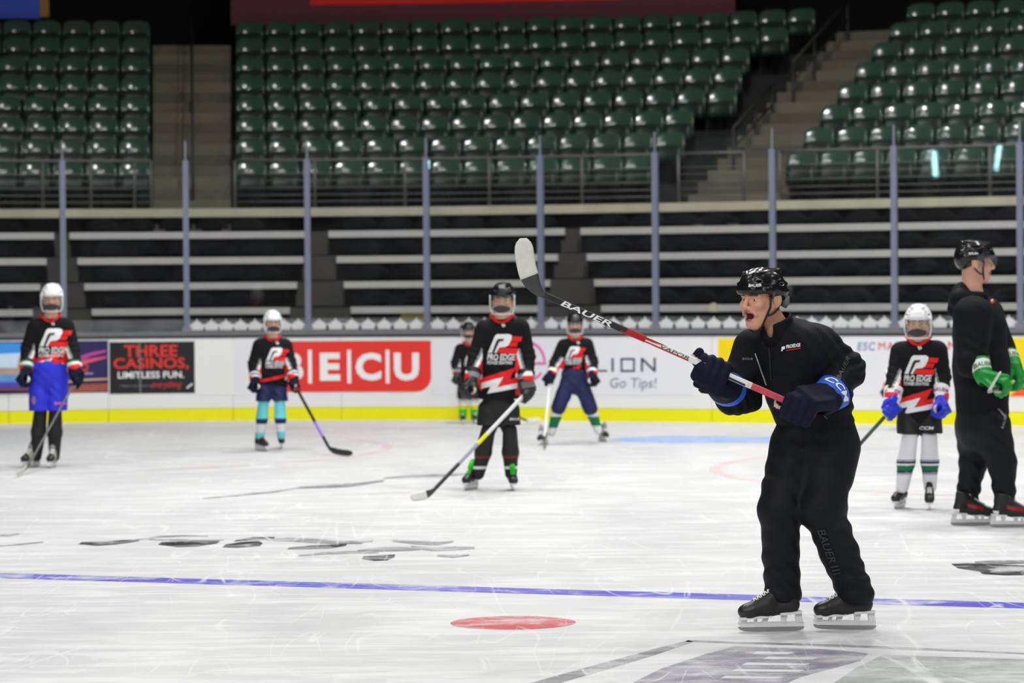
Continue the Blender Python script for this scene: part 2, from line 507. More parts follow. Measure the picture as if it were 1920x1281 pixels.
M_ad_yel = mat('ad_yellow', srgb(244, 214, 6), 0.4, var=0.03)
M_ad_or = mat('ad_orange', srgb(240, 90, 30), 0.4)
# casino picture advert at the left
ad = sheet('advert', -160, 203, 641, 739, mat('ad_dusk', srgb(46, 38, 92), 0.4, var=.4, scale=2.5), boards); ad['label'] = 'picture advert with house under blue sky and purple dusk'
bpoly([(-160, 643), (39, 643), (39, 680), (-160, 680)], mat('ad_sky', srgb(60, 150, 235), .4, var=.2, scale=3), ad)
bpoly([(-160, 672), (0, 660), (39, 662), (39, 690), (-160, 690)], mat('ad_cloud', srgb(200, 222, 245), .4), ad, -.0065)
bpoly([(-60, 704), (-60, 668), (-6, 662), (8, 648), (22, 664), (40, 668), (48, 704)], mat('ad_house', srgb(176, 158, 142), .4, var=.25, scale=9), ad, -.007)
bpoly([(14, 704), (16, 672), (46, 672), (48, 706)], mat('ad_house2', srgb(206, 182, 130), .4, var=.25, scale=9), ad, -.0075)
bpoly([(-160, 702), (60, 704), (60, 722), (-160, 720)], mat('ad_pool', srgb(96, 160, 222), .4, var=.3, scale=4), ad, -.008)
bpoly([(-160, 716), (0, 712), (100, 720), (100, 728), (-160, 728)], mat('ad_violet', srgb(80, 70, 180), .4, var=.2), ad, -.0085)
bpoly([(-160, 727), (100, 727), (100, 733), (-160, 733)], mat('ad_brown', srgb(120, 70, 70), .4), ad, -.0085)
bpoly([(120, 682), (150, 668), (175, 660), (200, 656), (200, 660), (170, 668), (145, 680), (120, 692)], mat('ad_streak', srgb(190, 70, 160), .4), ad)
bpoly([(120, 690), (160, 674), (200, 668), (200, 671), (165, 681), (120, 700)], mat('ad_streak2', srgb(226, 90, 120), .4), ad)
bpoly([(120, 715), (150, 711), (203, 709), (203, 712), (150, 715), (120, 719)], mat('ad_gold', srgb(214, 170, 130), .4), ad)
bpoly([(120, 726), (150, 721), (203, 719), (203, 733), (120, 737)], mat('ad_ember', srgb(160, 84, 66), .4, var=.4), ad)
bpoly([(130, 733), (150, 728), (180, 731), (165, 735)], mat('ad_gold', srgb(214, 170, 130), .4), ad, -.007)
bletters('Q', 149, 166, 682, 697, M_ink_r, ad, bold=.02); bletters('casino', 155, 174, 698, 702, M_ink_w, ad)
# black advert
ad = sheet('advert', 205.5, 365, 641, 738, M_ink_k, boards); ad['label'] = 'black advert in red and white lettering'
bletters('THREE', 233, 333, 646.5, 669.5, M_ink_r, ad, bold=.02)
bletters('CASINOS,', 213, 354, 670.5, 695, M_ink_r, ad, bold=.02)
bletters('LIMITLESS FUN.', 221, 345, 696, 710, M_ink_w, ad, bold=.022)
bletters('Where it all comes to', 225, 283, 721, 726, M_ink_grey, ad, bold=.01)
bletters('everything', 284, 341, 714, 731, M_ink_crim, ad, shear=.35)
bpoly([(349, 727), (360, 718), (361, 721), (351, 729)], M_ink_w, ad)
bpoly([(261.5, 643), (264, 643), (264, 737), (261.5, 737)], mat('tape_clear', (.2, .2, .21), .3), ad, -.0075, 'seam')
# loose film sheets, paler
for a0, a1 in ((437, 548), (809, 862)):
    o = sheet('film_sheet', a0, a1, 636, 742, M_board2, boards, -.003)
o = sheet('film_sheet', 366, 437, 640, 741, mat('film_warm', (.82, .83, .815), .3, var=.02), boards, -.004)
o = sheet('film_sheet', 1010, 1302, 634, 741, M_board2, boards, -.003)
o = sheet('film_sheet', 1592, 1800, 632, 742, M_board2, boards, -.003)
# red rounded advert
ad = sheet('advert', 500, 808.5, 639.5, 735, M_ink_r, boards, rb=.19); ad['label'] = 'red advert with white initials and rounded lower corner'
for ch, x0, x1 in (('B', 533, 569), ('E', 600, 638), ('C', 667, 715), ('U', 739, 786)):
    bletters(ch, x0, x1, 661.5, 714, M_ink_w, ad, bold=.042)
for x in (581.5, 655, 727):
    bpoly([(x - 3.5, 656), (x + 3.5, 656), (x + 3.5, 719), (x - 3.5, 719)], M_ink_w, ad, name='divider')
# white advert with pink ring
ad = sheet('advert', 862, 1010, 634, 741, M_board2, boards, -.003); ad['label'] = 'white advert with pink ring and dark spaced capitals'
uc, zc_ = bmap(988, 678); v2 = []; f = []
for k in range(49):
    t = math.radians(-50 + k * 320 / 48 + 50)
    t = math.radians(k * 325 / 48)
    for r in (.225, .255): v2.append((uc + r * math.cos(t), zc_ + r * math.sin(t)))
for k in range(48): f.append((2 * k, 2 * k + 1, 2 * k + 3, 2 * k + 2))
mk('ring_mark', [S(p[0], -.006, p[1]) for p in v2], f, M_ink_pink, ad)
bpoly([(985, 680), (1025, 679.5), (1025, 683.5), (985, 684)], M_ink_pink, ad, name='ring_bar')
bletters('L', 1115, 1139, 672, 697, M_ink_navy, ad); bletters('I', 1147, 1151, 671.5, 697.5, M_ink_navy, ad)
for pts in ([(1164, 671.5), (1191, 671.5), (1191, 675), (1164, 675)], [(1164, 694), (1191, 694), (1191, 697.5), (1164, 697.5)], [(1164, 671.5), (1167.5, 671.5), (1167.5, 697.5), (1164, 697.5)], [(1187.5, 671.5), (1191, 671.5), (1191, 697.5), (1187.5, 697.5)]):
    bpoly(pts, M_ink_navy, ad, name='letter_o_side')
bletters('N', 1202, 1230, 671, 697, M_ink_navy, ad); bletters('Go Tips!', 1144, 1231, 709, 733, M_ink_grey, ad, shear=.12)
# yellow block, and the lettered one, and the yellow one at the right
ad = sheet('advert', 1347, 1490, 635, 742, M_ad_yel, boards); ad['label'] = 'plain yellow advert block behind the crouching coach'
ad = sheet('advert', 1600, 1606, 634, 640, M_board2, boards, -.0035); ad['label'] = 'white advert with blue and red capitals'
bletters('ESC', 1608, 1642, 642, 657, M_ink_blue, ad, shear=.15, space=1.1); bletters('MAT', 1648, 1690, 641.5, 656.5, M_ink_crim, ad, space=1.15); bletters('N', 1778, 1794, 640.5, 655.5, M_ink_crim, ad, bold=.01)
ad = sheet('advert', 1884, 2200, 634, 743, M_ad_yel, boards); ad['label'] = 'yellow advert with orange corner at the right'
bpoly([(1893, 743), (1912, 727), (1960, 716), (2000, 714), (2000, 743)], M_ad_or, ad)
bpoly([(1908, 729), (1935, 722), (1960, 720), (1960, 727), (1925, 730)], M_ink_k, ad, -.007)

# ================================================================== GLASS
M_glass = glass_mat('rink_glass', 0.006, (0.965, 0.975, 0.985), 0.035)
M_film = glass_mat('film_strip', 0.10, (0.9, 0.9, 0.92), 0.02, 0.3)
M_crown = mat('sticker_white', (0.62, 0.63, 0.64), 0.5, var=.12, scale=40)
M_stan = mat('stanchion_alu', (0.19, 0.20, 0.29), 0.45, metal=.25, var=.12, scale=5)
M_clip = mat('clip_alu', (0.22, 0.23, 0.26), 0.4, metal=.3)
glassw = empty('wall_glass', (0, 0, 0), 'clear rink glass held by pale posts above the boards', None, kind='structure')
stx = [-125, 118, 349, 577, 800, 1014, 1229, 1449, 1677, 1913, 2160]
SU = [u_of(x, .05, 2.2) for x in stx]
Z_G0, Z_ST, Z_GT = H_B + .085, 3.30, 3.545
crown = [(-.44, 0), (.44, 0), (.48, .25), (.58, .58), (.36, .60), (.27, .80), (.12, .80), (0, 1.12), (-.12, .80), (-.27, .80), (-.36, .60), (-.58, .58), (-.48, .25)]
ncrown = {1: 0, 2: 8, 3: 7, 4: 7, 5: 6, 6: 8, 7: 7, 8: 8, 9: 7}
for k in range(len(SU) - 1):
    v, f = strip(SU[k] + .02, SU[k + 1] - .02, .045, .057, Z_G0, Z_GT); pane = mk('glass_pane', v, f, M_glass, glassw)
    v, f = strip(SU[k] + .02, SU[k + 1] - .02, .041, .0445, Z_G0, Z_G0 + .15); mk('film_strip', v, f, M_film, pane)
    nc = 0 if k < 2 else (7 if k in (3, 4, 6) else 8 if k in (2,) else 7)
    if k == 7 or k == 8: nc = 8 if k == 7 else 7
    if nc:
        pitch = (SU[k + 1] - SU[k] - .07) / nc
        for j in range(nc):
            uc = SU[k] + .035 + pitch * (j + .5)
            mk('crown_sticker', [S(uc + p[0] * .175, .040, Z_G0 + .012 + p[1] * .13) for p in crown], poly2d(crown)[1], M_crown, pane)
for u in SU:
    m = MB(); R = frame(u, 0, 0).to_3x3()
    m.box(S(u, .05, (Z_G0 + Z_ST) / 2), (.036, .03, (Z_ST - Z_G0) / 2), R)
    o = m.obj('stanchion', M_stan, glassw)
    m = MB(); m.box(S(u, .05, (Z_ST + Z_GT) / 2), (.011, .012, (Z_GT - Z_ST) / 2), R); m.obj('stanchion_tip', M_clip, o)
    m = MB(); m.box(S(u, .02, Z_G0 + .03), (.06, .02, .028), R); m.obj('foot_clip', M_clip, o)
    m = MB(); m.box(S(u, .05, Z_ST - .09), (.055, .025, .05), R); m.obj('clamp', M_glass, o)

# ================================================================== LOWER STAND (black seats behind silver nosings)
M_conc = mat('concrete_stairs', (0.060, 0.056, 0.046), 0.85, var=.25, scale=2.5, bump=.2)
M_dark = mat('stand_dark', (0.005, 0.005, 0.0055), 0.9, spec=.1, var=.3)
M_nose = mat('nosing_alu', (0.62, 0.60, 0.57), 0.5, metal=.15, var=.10, scale=4)
M_ledge = mat('ledge_concrete', (0.60, 0.58, 0.42), 0.8, var=.25, scale=2.2, bump=.2)
M_blackseat = mat('seat_black', (0.004, 0.0045, 0.006), 0.7, spec=.08)
lower = empty('lower_stand', (0, 0, 0), 'lower stand of black seats with silver nosings behind the glass', None, kind='structure')
UL, UR = u_of(-330, 3, 2), u_of(2250, 3, 2)
ROW_D, N0 = 0.82, 2.0
rows_y = [586, 538, 490, 442, None]          # bottom of the nosing at x=960
gapL = [[(61, 172), (543, 658), (1014, 1128)], [(75, 158), (557, 645), (1031, 1115)], [(87, 145), (569, 631), (1046, 1101)], [(101, 130), (574, 616), (1059, 1089)]]
LZ = []
for r in range(4):
    n = N0 + r * ROW_D
    u = u_of(960, n, 1.6); LZ.append((z_of(rows_y[r], u, n), z_of(rows_y[r] - 12.5, u, n)))
rise = (LZ[3][1] - LZ[0][1]) / 3
for r in range(-2, 4):
    n = N0 + r * ROW_D
    zt = LZ[0][1] + rise * r
    v, f = strip(UL, UR, n + .03, n + ROW_D + .04, max(-.02, zt - .36), zt - .005)
    mk('tier', v, f, M_dark, lower)
    if 0 <= r < 4:
        z0, z1 = LZ[r]
        xs = [-300] + [x for g in gapL[r] for x in g] + [2250]
        for j in range(0, len(xs), 2):
            v, f = strip(u_of(xs[j], n, z1), u_of(xs[j + 1], n, z1), n - .02, n + .03, z0, z1)
            mk('nosing', v, f, M_nose, lower)
        for (xa, xb) in gapL[r]:
            for h in (0, 1):
                v, f = strip(u_of(xa, n, z1), u_of(xb, n, z1), n + .02 - .2 + h * .2, n + .3, zt - .34 + h * .17, zt - .17 + h * .165)
                mk('aisle_step', v, f, M_conc, lower)
def seat_meshes(w, hb, z0, tilt, mb, mp, name, round_=0.5):
    """tip-up stadium seat: curved backrest + folded pan; x lateral, y back, z up; origin on the tread below the back"""
    NX, NZ = 12, 7
    v = []; f = []
    def pt(s, t, off):
        # s in -1..1 across, t in 0..1 up
        top = hb * (1 - round_ * 0.22 * abs(s) ** 4)
        z = z0 + t * top
        ww = w / 2 * (1 - 0.10 * max(0, t - .7) ** 1.0) * s
        bow = 0.050 * (s * s) + 0.030 * math.sin(math.pi * t)
        y = (z - z0) * math.tan(tilt) - bow + off
        return (ww, y, z)
    for side in (0, 1):
        for j in range(NZ + 1):
            for i in range(NX + 1):
                v.append(pt(-1 + 2 * i / NX, j / NZ, side * .028))
    W = NX + 1; H = (NZ + 1) * W
    for j in range(NZ):
        for i in range(NX):
            a = j * W + i
            f.append((a, a + 1, a + W + 1, a + W)); f.append((H + a, H + a + W, H + a + W + 1, H + a + 1))
    for j in range(NZ):
        a = j * W; f.append((a, a + W, H + a + W, H + a)); a = j * W + NX; f.append((a, H + a, H + a + W, a + W))
    for i in range(NX):
        f.append((i, H + i, H + i + 1, i + 1)); a = NZ * W + i; f.append((a, a + 1, H + a + 1, H + a))
    back = mesh_data(name + '_backrest', v, f, mb, None, True)
    # pan, folded up in front of the back: slab with rounded lower front
    m = MB()
    prof = [(-.10, z0 - .08), (-.155, z0 - .05), (-.165, z0 + .02), (-.125, z0 + hb * .44), (-.10, z0 + hb * .47), (-.06, z0 + hb * .45), (-.07, z0 - .05)]
    nn = len(prof); vv = []; ff = []
    for i in range(7):
        s = -1 + i / 3
        for (y, z) in prof: vv.append((s * w * .46, y - .03 * s * s + .015, z - .02 * s ** 4))
    for i in range(6):
        for j in range(nn):
            j2 = (j + 1) % nn; ff.append((i * nn + j, (i + 1) * nn + j, (i + 1) * nn + j2, i * nn + j2))
    ff += [tuple(range(nn)), tuple(range(6 * nn, 7 * nn))[::-1]]
    pan = mesh_data(name + '_pan', vv, ff, mp, None, True)
    b = MB(); b.box((0, .0, z0 / 2 - .02), (.02, .05, z0 / 2 - .02)); b.box((0, -.03, z0 - .06), (w * .40, .03, .018))
    brk = b.data(name + '_bracket', MATS['stand_dark'])
    return back, pan, brk
def ordinal(k):
    names = ['first', 'second', 'third', 'fourth', 'fifth', 'sixth', 'seventh', 'eighth', 'ninth', 'tenth', 'eleventh', 'twelfth', 'thirteenth', 'fourteenth', 'fifteenth', 'sixteenth', 'seventeenth', 'eighteenth', 'nineteenth', 'twentieth']
    return names[k - 1] if k <= 20 else '%dth' % k
def low_seat_meshes(w, hb):
    """seat folded flat on its tread: low arched back lying forward over a thin pan"""
    NX = 14; v = []; f = []
    for i in range(NX + 1):
        s = -1 + 2 * i / NX; h = hb * math.sqrt(max(.0, 1 - .82 * s * s))
        for (y, z) in ((-.02, .05), (.0, .05 + h * .6), (.03, .05 + h), (.06, .05 + h * .97), (.075, .05)): v.append((s * w / 2, y, z))
    for i in range(NX):
        for j in range(5):
            j2 = (j + 1) % 5; f.append((i * 5 + j, (i + 1) * 5 + j, (i + 1) * 5 + j2, i * 5 + j2))
    f += [tuple(range(5)), tuple(range(NX * 5, NX * 5 + 5))[::-1]]
    p = MB(); p.box((0, -.14, .075), (w * .46, .12, .025), taper=.94)
    b = MB(); b.box((0, -.08, .03), (w * .3, .1, .03))
    return mesh_data('black_seat_backrest', v, f, M_blackseat, None, True), p.data('black_seat_pan', M_blackseat), b.data('black_seat_bracket', MATS['stand_dark'])
BS = low_seat_meshes(.47, .17)
def place_seat(meshes, name, u, n, z, label, cat, group):
    M = frame(u, n, z)
    o = empty(name, M.translation, label, cat, group)
    inst('backrest', meshes[0], M, o); inst('seat_pan', meshes[1], M, o); inst('seat_bracket', meshes[2], M, o)
    return o
rown = ['lowest', 'second', 'third', 'top']
for r in range(0, 4):
    n = N0 + r * ROW_D + .60
    z = LZ[0][1] + rise * r
    g = gapL[min(r, 3)]
    xs = [-120] + [x for q in g for x in q] + [2060]
    blk = ['left of the first aisle', 'between first and second aisles', 'between second and third aisles', 'right of the third aisle']
    for j in range(0, len(xs), 2):
        ua, ub = u_of(xs[j], n, z + .5) + .05, u_of(xs[j + 1], n, z + .5) - .05
        sc = (RC + n) / RC
        pitch = 0.52
        def adv(u): return u + pitch / sc if u + pitch / sc < 0 else max(u, 0.0) + (pitch if u >= 0 else pitch + u * sc if pitch + u * sc > 0 else 0)
        u = ua + .24; c = 1
        while u < ub - .15:
            place_seat(BS, 'black_seat', u, n, z, 'black plastic seat, %s of four rows of lower stand, %s %s' % (rown[r], ordinal(c), blk[j // 2]), 'seat', 'black seats in the lower stand')
            u = adv(u); c += 1

# ================================================================== LEDGE, RAILING, UPPER STAND
N_L = N0 + 4 * ROW_D + .25
uL = u_of(960, N_L, 2.8)
Z_L1 = z_of(385.5, uL, N_L); Z_L0 = z_of(401.5, uL, N_L)
UL2, UR2 = u_of(-250, N_L, 2.7), u_of(2230, N_L, 2.7)
ledge = MB()
v, f = strip(UL2, UR2, N_L, N_L + 1.2, Z_L0, Z_L1); ledge = mk('ledge', v, f, M_ledge); tag(ledge, 'stained pale concrete ledge below the railing', None, kind='structure')
v, f = strip(UL2, UR2, N_L + .3, N_L + .4, 0, Z_L0); tag(mk('wall_stand', v, f, M_dark), 'dark wall under the ledge', None, kind='structure')
M_rail = mat('rail_steel', (0.17, 0.17, 0.155), 0.5, metal=.3)
N_R = N_L + .10
ZR1 = z_of(299, u_of(700, N_R, 3.3), N_R)
zr = [Z_L1 + (ZR1 - Z_L1) * t for t in (.14, .28, .43, .58, .72, 1.0)]
def railing(px0, px1, posts, label):
    u0, u1 = u_of(px0, N_R, 3.2), u_of(px1, N_R, 3.2)
    o = empty('railing', S((u0 + u1) / 2, N_R, Z_L1), label, 'railing')
    m_ = max(2, int((u1 - u0) / .4))
    for k, z in enumerate(zr):
        MB().tube([S(u0 + (u1 - u0) * i / m_, N_R, z) for i in range(m_ + 1)], .022 if k == 5 else .009, 6).obj('top_rail' if k == 5 else 'rail_bar', M_rail, o, True)
    for px in [px0] + posts + [px1]:
        u = u_of(px, N_R, 3.2)
        MB().tube([S(u, N_R, Z_L1), S(u, N_R, ZR1)], .022, 6).obj('railing_post', M_rail, o, True)
railing(-200, 283, [-90, 80, 170, 252], 'steel bar railing on ledge left of the left stairs')
railing(440, 1232, [590, 759, 917, 1091], 'long steel bar railing on ledge between the two stairs')
railing(1272, 1395, [], 'short steel bar railing on ledge at foot of right stairs')
railing(1462, 2200, [1645, 1856, 2050], 'steel bar railing on ledge right of the right stairs')

upper = empty('upper_stand', (0, 0, 0), 'upper stand stepping up behind the railing', None, kind='structure')
N_U, D_U, R_U = N_L + 1.0, 0.85, 0.372
Z_U = Z_L1 - .04
NR = 8
# row z from its seat-back tops in the photograph (row 1 = front)
M_tier0 = mat('tier_front', (0.075, 0.068, 0.052), 0.85, var=.3)
M_tier = mat('tier_dark', (0.020, 0.022, 0.020), 0.85, var=.3)
for r in range(NR):
    n = N_U + r * D_U; z = Z_U + r * R_U
    v, f = strip(UL2 - 1.5, UR2 + 1.5, n, n + D_U + .02, z - .5, z); mk('tier', v, f, M_tier if r else M_tier0, upper)
def stairs(edges, label):
    """edges: for row r the pixel limits (left, right) of the aisle; two steps to a row"""
    o = empty('staircase', S(u_of((edges(0)[0] + edges(0)[1]) / 2, N_U, Z_U), N_U, Z_U), label, None, kind='structure')
    for r in range(-1, NR):
        for h in (0, 1):
            n = N_U + r * D_U + h * D_U / 2; z = Z_U + r * R_U + (h + 1) * R_U / 2
            xa, xb = edges(r + h / 2)
            v, f = strip(u_of(xa, n, z), u_of(xb, n, z), n, n + D_U / 2 + .02 if not (r == NR - 1 and h) else n + 1.2, z - .22, z + .004)
            mk('step', v, f, M_step[(2 * r + h) % 3], o)
    return o
M_step = [mat('step_a', (0.15, 0.135, 0.10), .85, var=.25, scale=3, bump=.2), mat('step_b', (0.12, 0.108, 0.082), .85, var=.25, scale=3, bump=.2), mat('step_c', (0.18, 0.162, 0.112), .85, var=.25, scale=3, bump=.2)]
stairs(lambda r: (287, 432), 'concrete stairs rising between the left and middle seat blocks')
def edgeR(r): return (1290 + 37 * r, 1462 + 32 * r)
stairs(edgeR, 'concrete stairs rising between the middle and right seat blocks')
# green seats
M_green_b = mat('seat_green', srgb(58, 84, 68), 0.15, spec=.5, var=.15, scale=3)
M_green_shade = mat('seat_green_pan', srgb(30, 48, 39), 0.40, spec=.4, var=.15, scale=3)  # seat green darkened: the shade on the folded pan is put into its colour
GS = seat_meshes(.455, .40, .40, math.radians(10), M_green_b, M_green_shade, 'green_seat', 0.7)
rowtop = ['front', 'second', 'third', 'fourth', 'fifth', 'sixth', 'seventh', 'back']
for r in range(NR):
    n = N_U + r * D_U + .50; z = Z_U + r * R_U
    eL, eR = 283, 441
    q0, q1 = edgeR(r + .3)
    sc = (RC + n) / RC
    for bi, (xa, xb, dirn) in enumerate(((-150, eL, -1), (eR, q0, 1), (q1 + 4, 2090, 1))):
        ua, ub = u_of(xa, n, z + .7), u_of(xb, n, z + .7)
        pitch = (.488, .495, .478, .500, .482, .498, .486, .492)[r]
        blkname = ('left block, %s left of the left stairs', 'middle block, %s right of the left stairs', 'right block, %s right of the right stairs')[bi]
        u = (ub - .25 / sc) if dirn < 0 else (ua + .24 / (sc if ua < 0 else 1)); c = 1
        while (u > ua - .05) if dirn < 0 else (u < ub - .2):
            place_seat(GS, 'green_seat', u, n, z, 'green plastic seat, %s row of %s' % (rowtop[r], blkname % ordinal(c)), 'seat', 'green seats in the upper stand')
            u += dirn * (pitch / sc if u < 0 else pitch); c += 1
# stair handrails on the right stairs
def handrail(pts, posts, label):
    n_of = lambda r: N_U + r * D_U
    P = [S(u_of(px, n_of(r), 4), n_of(r), 0) for px, py, r in pts]
    P = [Vector((p.x, p.y, z_of(py, u_of(px, n_of(r), 4), n_of(r)))) for p, (px, py, r) in zip(P, pts)]
    o = empty('handrail', (P[0].x, P[0].y, P[0].z - .8), label, 'handrail'); M_rail = mat('handrail_dark', (.035, .033, .03), .5)
    MB().tube(P, .022, 8).obj('rail', M_rail, o, True)
    MB().tube([p - Vector((0, 0, .3)) for p in P], .018, 8).obj('mid_rail', M_rail, o, True)
    for t in posts:
        k = min(int(t), len(P) - 2); p = P[k].lerp(P[k + 1], t - k)
        MB().tube([p, p - Vector((0, 0, .95))], .022, 8).obj('post', M_rail, o, True)
handrail([(1590, 2, 7.2), (1488, 116, 4.4)], [0, .62, 1.0], 'dark steel handrail high on the right stairs')
handrail([(1448, 160, 3.6), (1375, 240, 1.4)], [0, .45, 1.0], 'dark steel handrail low on the right stairs')
handrail([(361, 30, 7.0), (361, 262, 0.4)], [0, .4, .8, 1.0], 'thin steel centre handrail on the left stairs')

# back wall, banners
N_W = N_U + NR * D_U + .5
M_maroon = mat('wall_maroon', srgb(110, 58, 68), .8, var=.1)
M_red = mat('band_red', (0.9,0.015,0.01), .6, var=.05)
M_opening_dark = mat('wall_opening_dark', (0.003, 0.003, 0.003), .9)  # black colour stands in for the darkness beyond the openings
v, f = strip(UL2 - 4, UR2 + 4, N_W + 3.0, N_W + 3.1, 0, 14); tag(mk('wall_back', v, f, M_opening_dark), 'back wall at the top of the stand, blackened for the dark openings', None, kind='structure')
def wall_sheet(name, px0, px1, py0, py1, n, material, label=None, cat=None, kind=None, parent=None, d=.05):
    u0, u1 = u_of(px0, n, 6.3), u_of(px1, n, 6.3)
    z1, z0 = z_of(py0, (u0 + u1) / 2, n), z_of(py1, (u0 + u1) / 2, n)
    v, f = strip(u0, u1, n, n + d, z0, z1)
    o = mk(name, v, f, material, parent)
    if parent is None: tag(o, label, cat, kind=kind)
    return o
w = wall_sheet('wall_panel', 433, 1378, -160, 42, N_W, M_maroon, 'dark maroon wall panel above the middle seats', None, 'structure')
wall_sheet('red_band', 582, 1165, -150, 6, N_W - .02, M_red, parent=w, d=.02)
b = wall_sheet('banner', -120, 74, -120, 34, N_W, mat('banner_blue', srgb(70, 98, 220), .7, var=.1), 'blue banner with tan edge above the left seats', 'banner')
wall_sheet('banner_edge', 75, 92, -120, 32, N_W - .01, mat('banner_tan', srgb(170, 128, 66), .7, var=.2), parent=b, d=.03)

# two cyan-white light bars high on the far side of the hall; the rink glass mirrors them
def mirrored(px, py, far):
    r = ray(px, py).normalized(); nn = Vector((NRM.x, NRM.y, 0)); p0 = S(5, .045, 0)
    t = (p0 - CAM).dot(nn) / r.dot(nn); H = CAM + r * t
    return H + (r - nn * 2 * r.dot(nn)) * far
M_led = mat('led_cyan', (.7, .95, 1), .4, emit=((.45, .95, 1.0), 45.0))
for (a, b, wd, lab) in (((1751, 283), (1754, 329), .04, 'taller cyan-white light bar mirrored in the rink glass'), ((1874, 273), (1867, 318), .028, 'slanting cyan-white light bar mirrored in the rink glass')):
    A, B = mirrored(*a, 40.0), mirrored(*b, 40.0)
    o = empty('light_bar', B, lab, 'light'); MB().tube([B, A], wd, 8).obj('tube', M_led, o, True)
    MB().tube([B + Vector((0, -.2, -.1)), A + Vector((0, -.2, .1))], wd * 1.2, 8).obj('housing', M_dark, o, True)

# odds and ends in the lower stand
v, f = strip(u_of(752, 1.4, 1.3), u_of(797, 1.4, 1.3), 1.40, 1.44, .5, z_of(588, u_of(775, 1.4, 1.3), 1.4))
tag(mk('folded_panel', v, f, mat('panel_olive', srgb(120, 104, 20), .7, var=.3, scale=5)), 'olive yellow panel leaning behind the glass above the red advert', 'panel')
u_ = u_of(1337, N0 - .08, 1.4); zb = LZ[0][0] + .0
m_ = MB(); m_.box(S(u_, N0 - .06, zb + .045), (.05, .035, .048), frame(u_, 0, 0).to_3x3()); m_.box(S(u_, N0 - .06, zb + .1), (.02, .02, .008), frame(u_, 0, 0).to_3x3())
tag(m_.obj('small_box', mat('box_cream', (.8, .72, .52), .5)), 'small cream box on the lowest silver nosing', 'box')
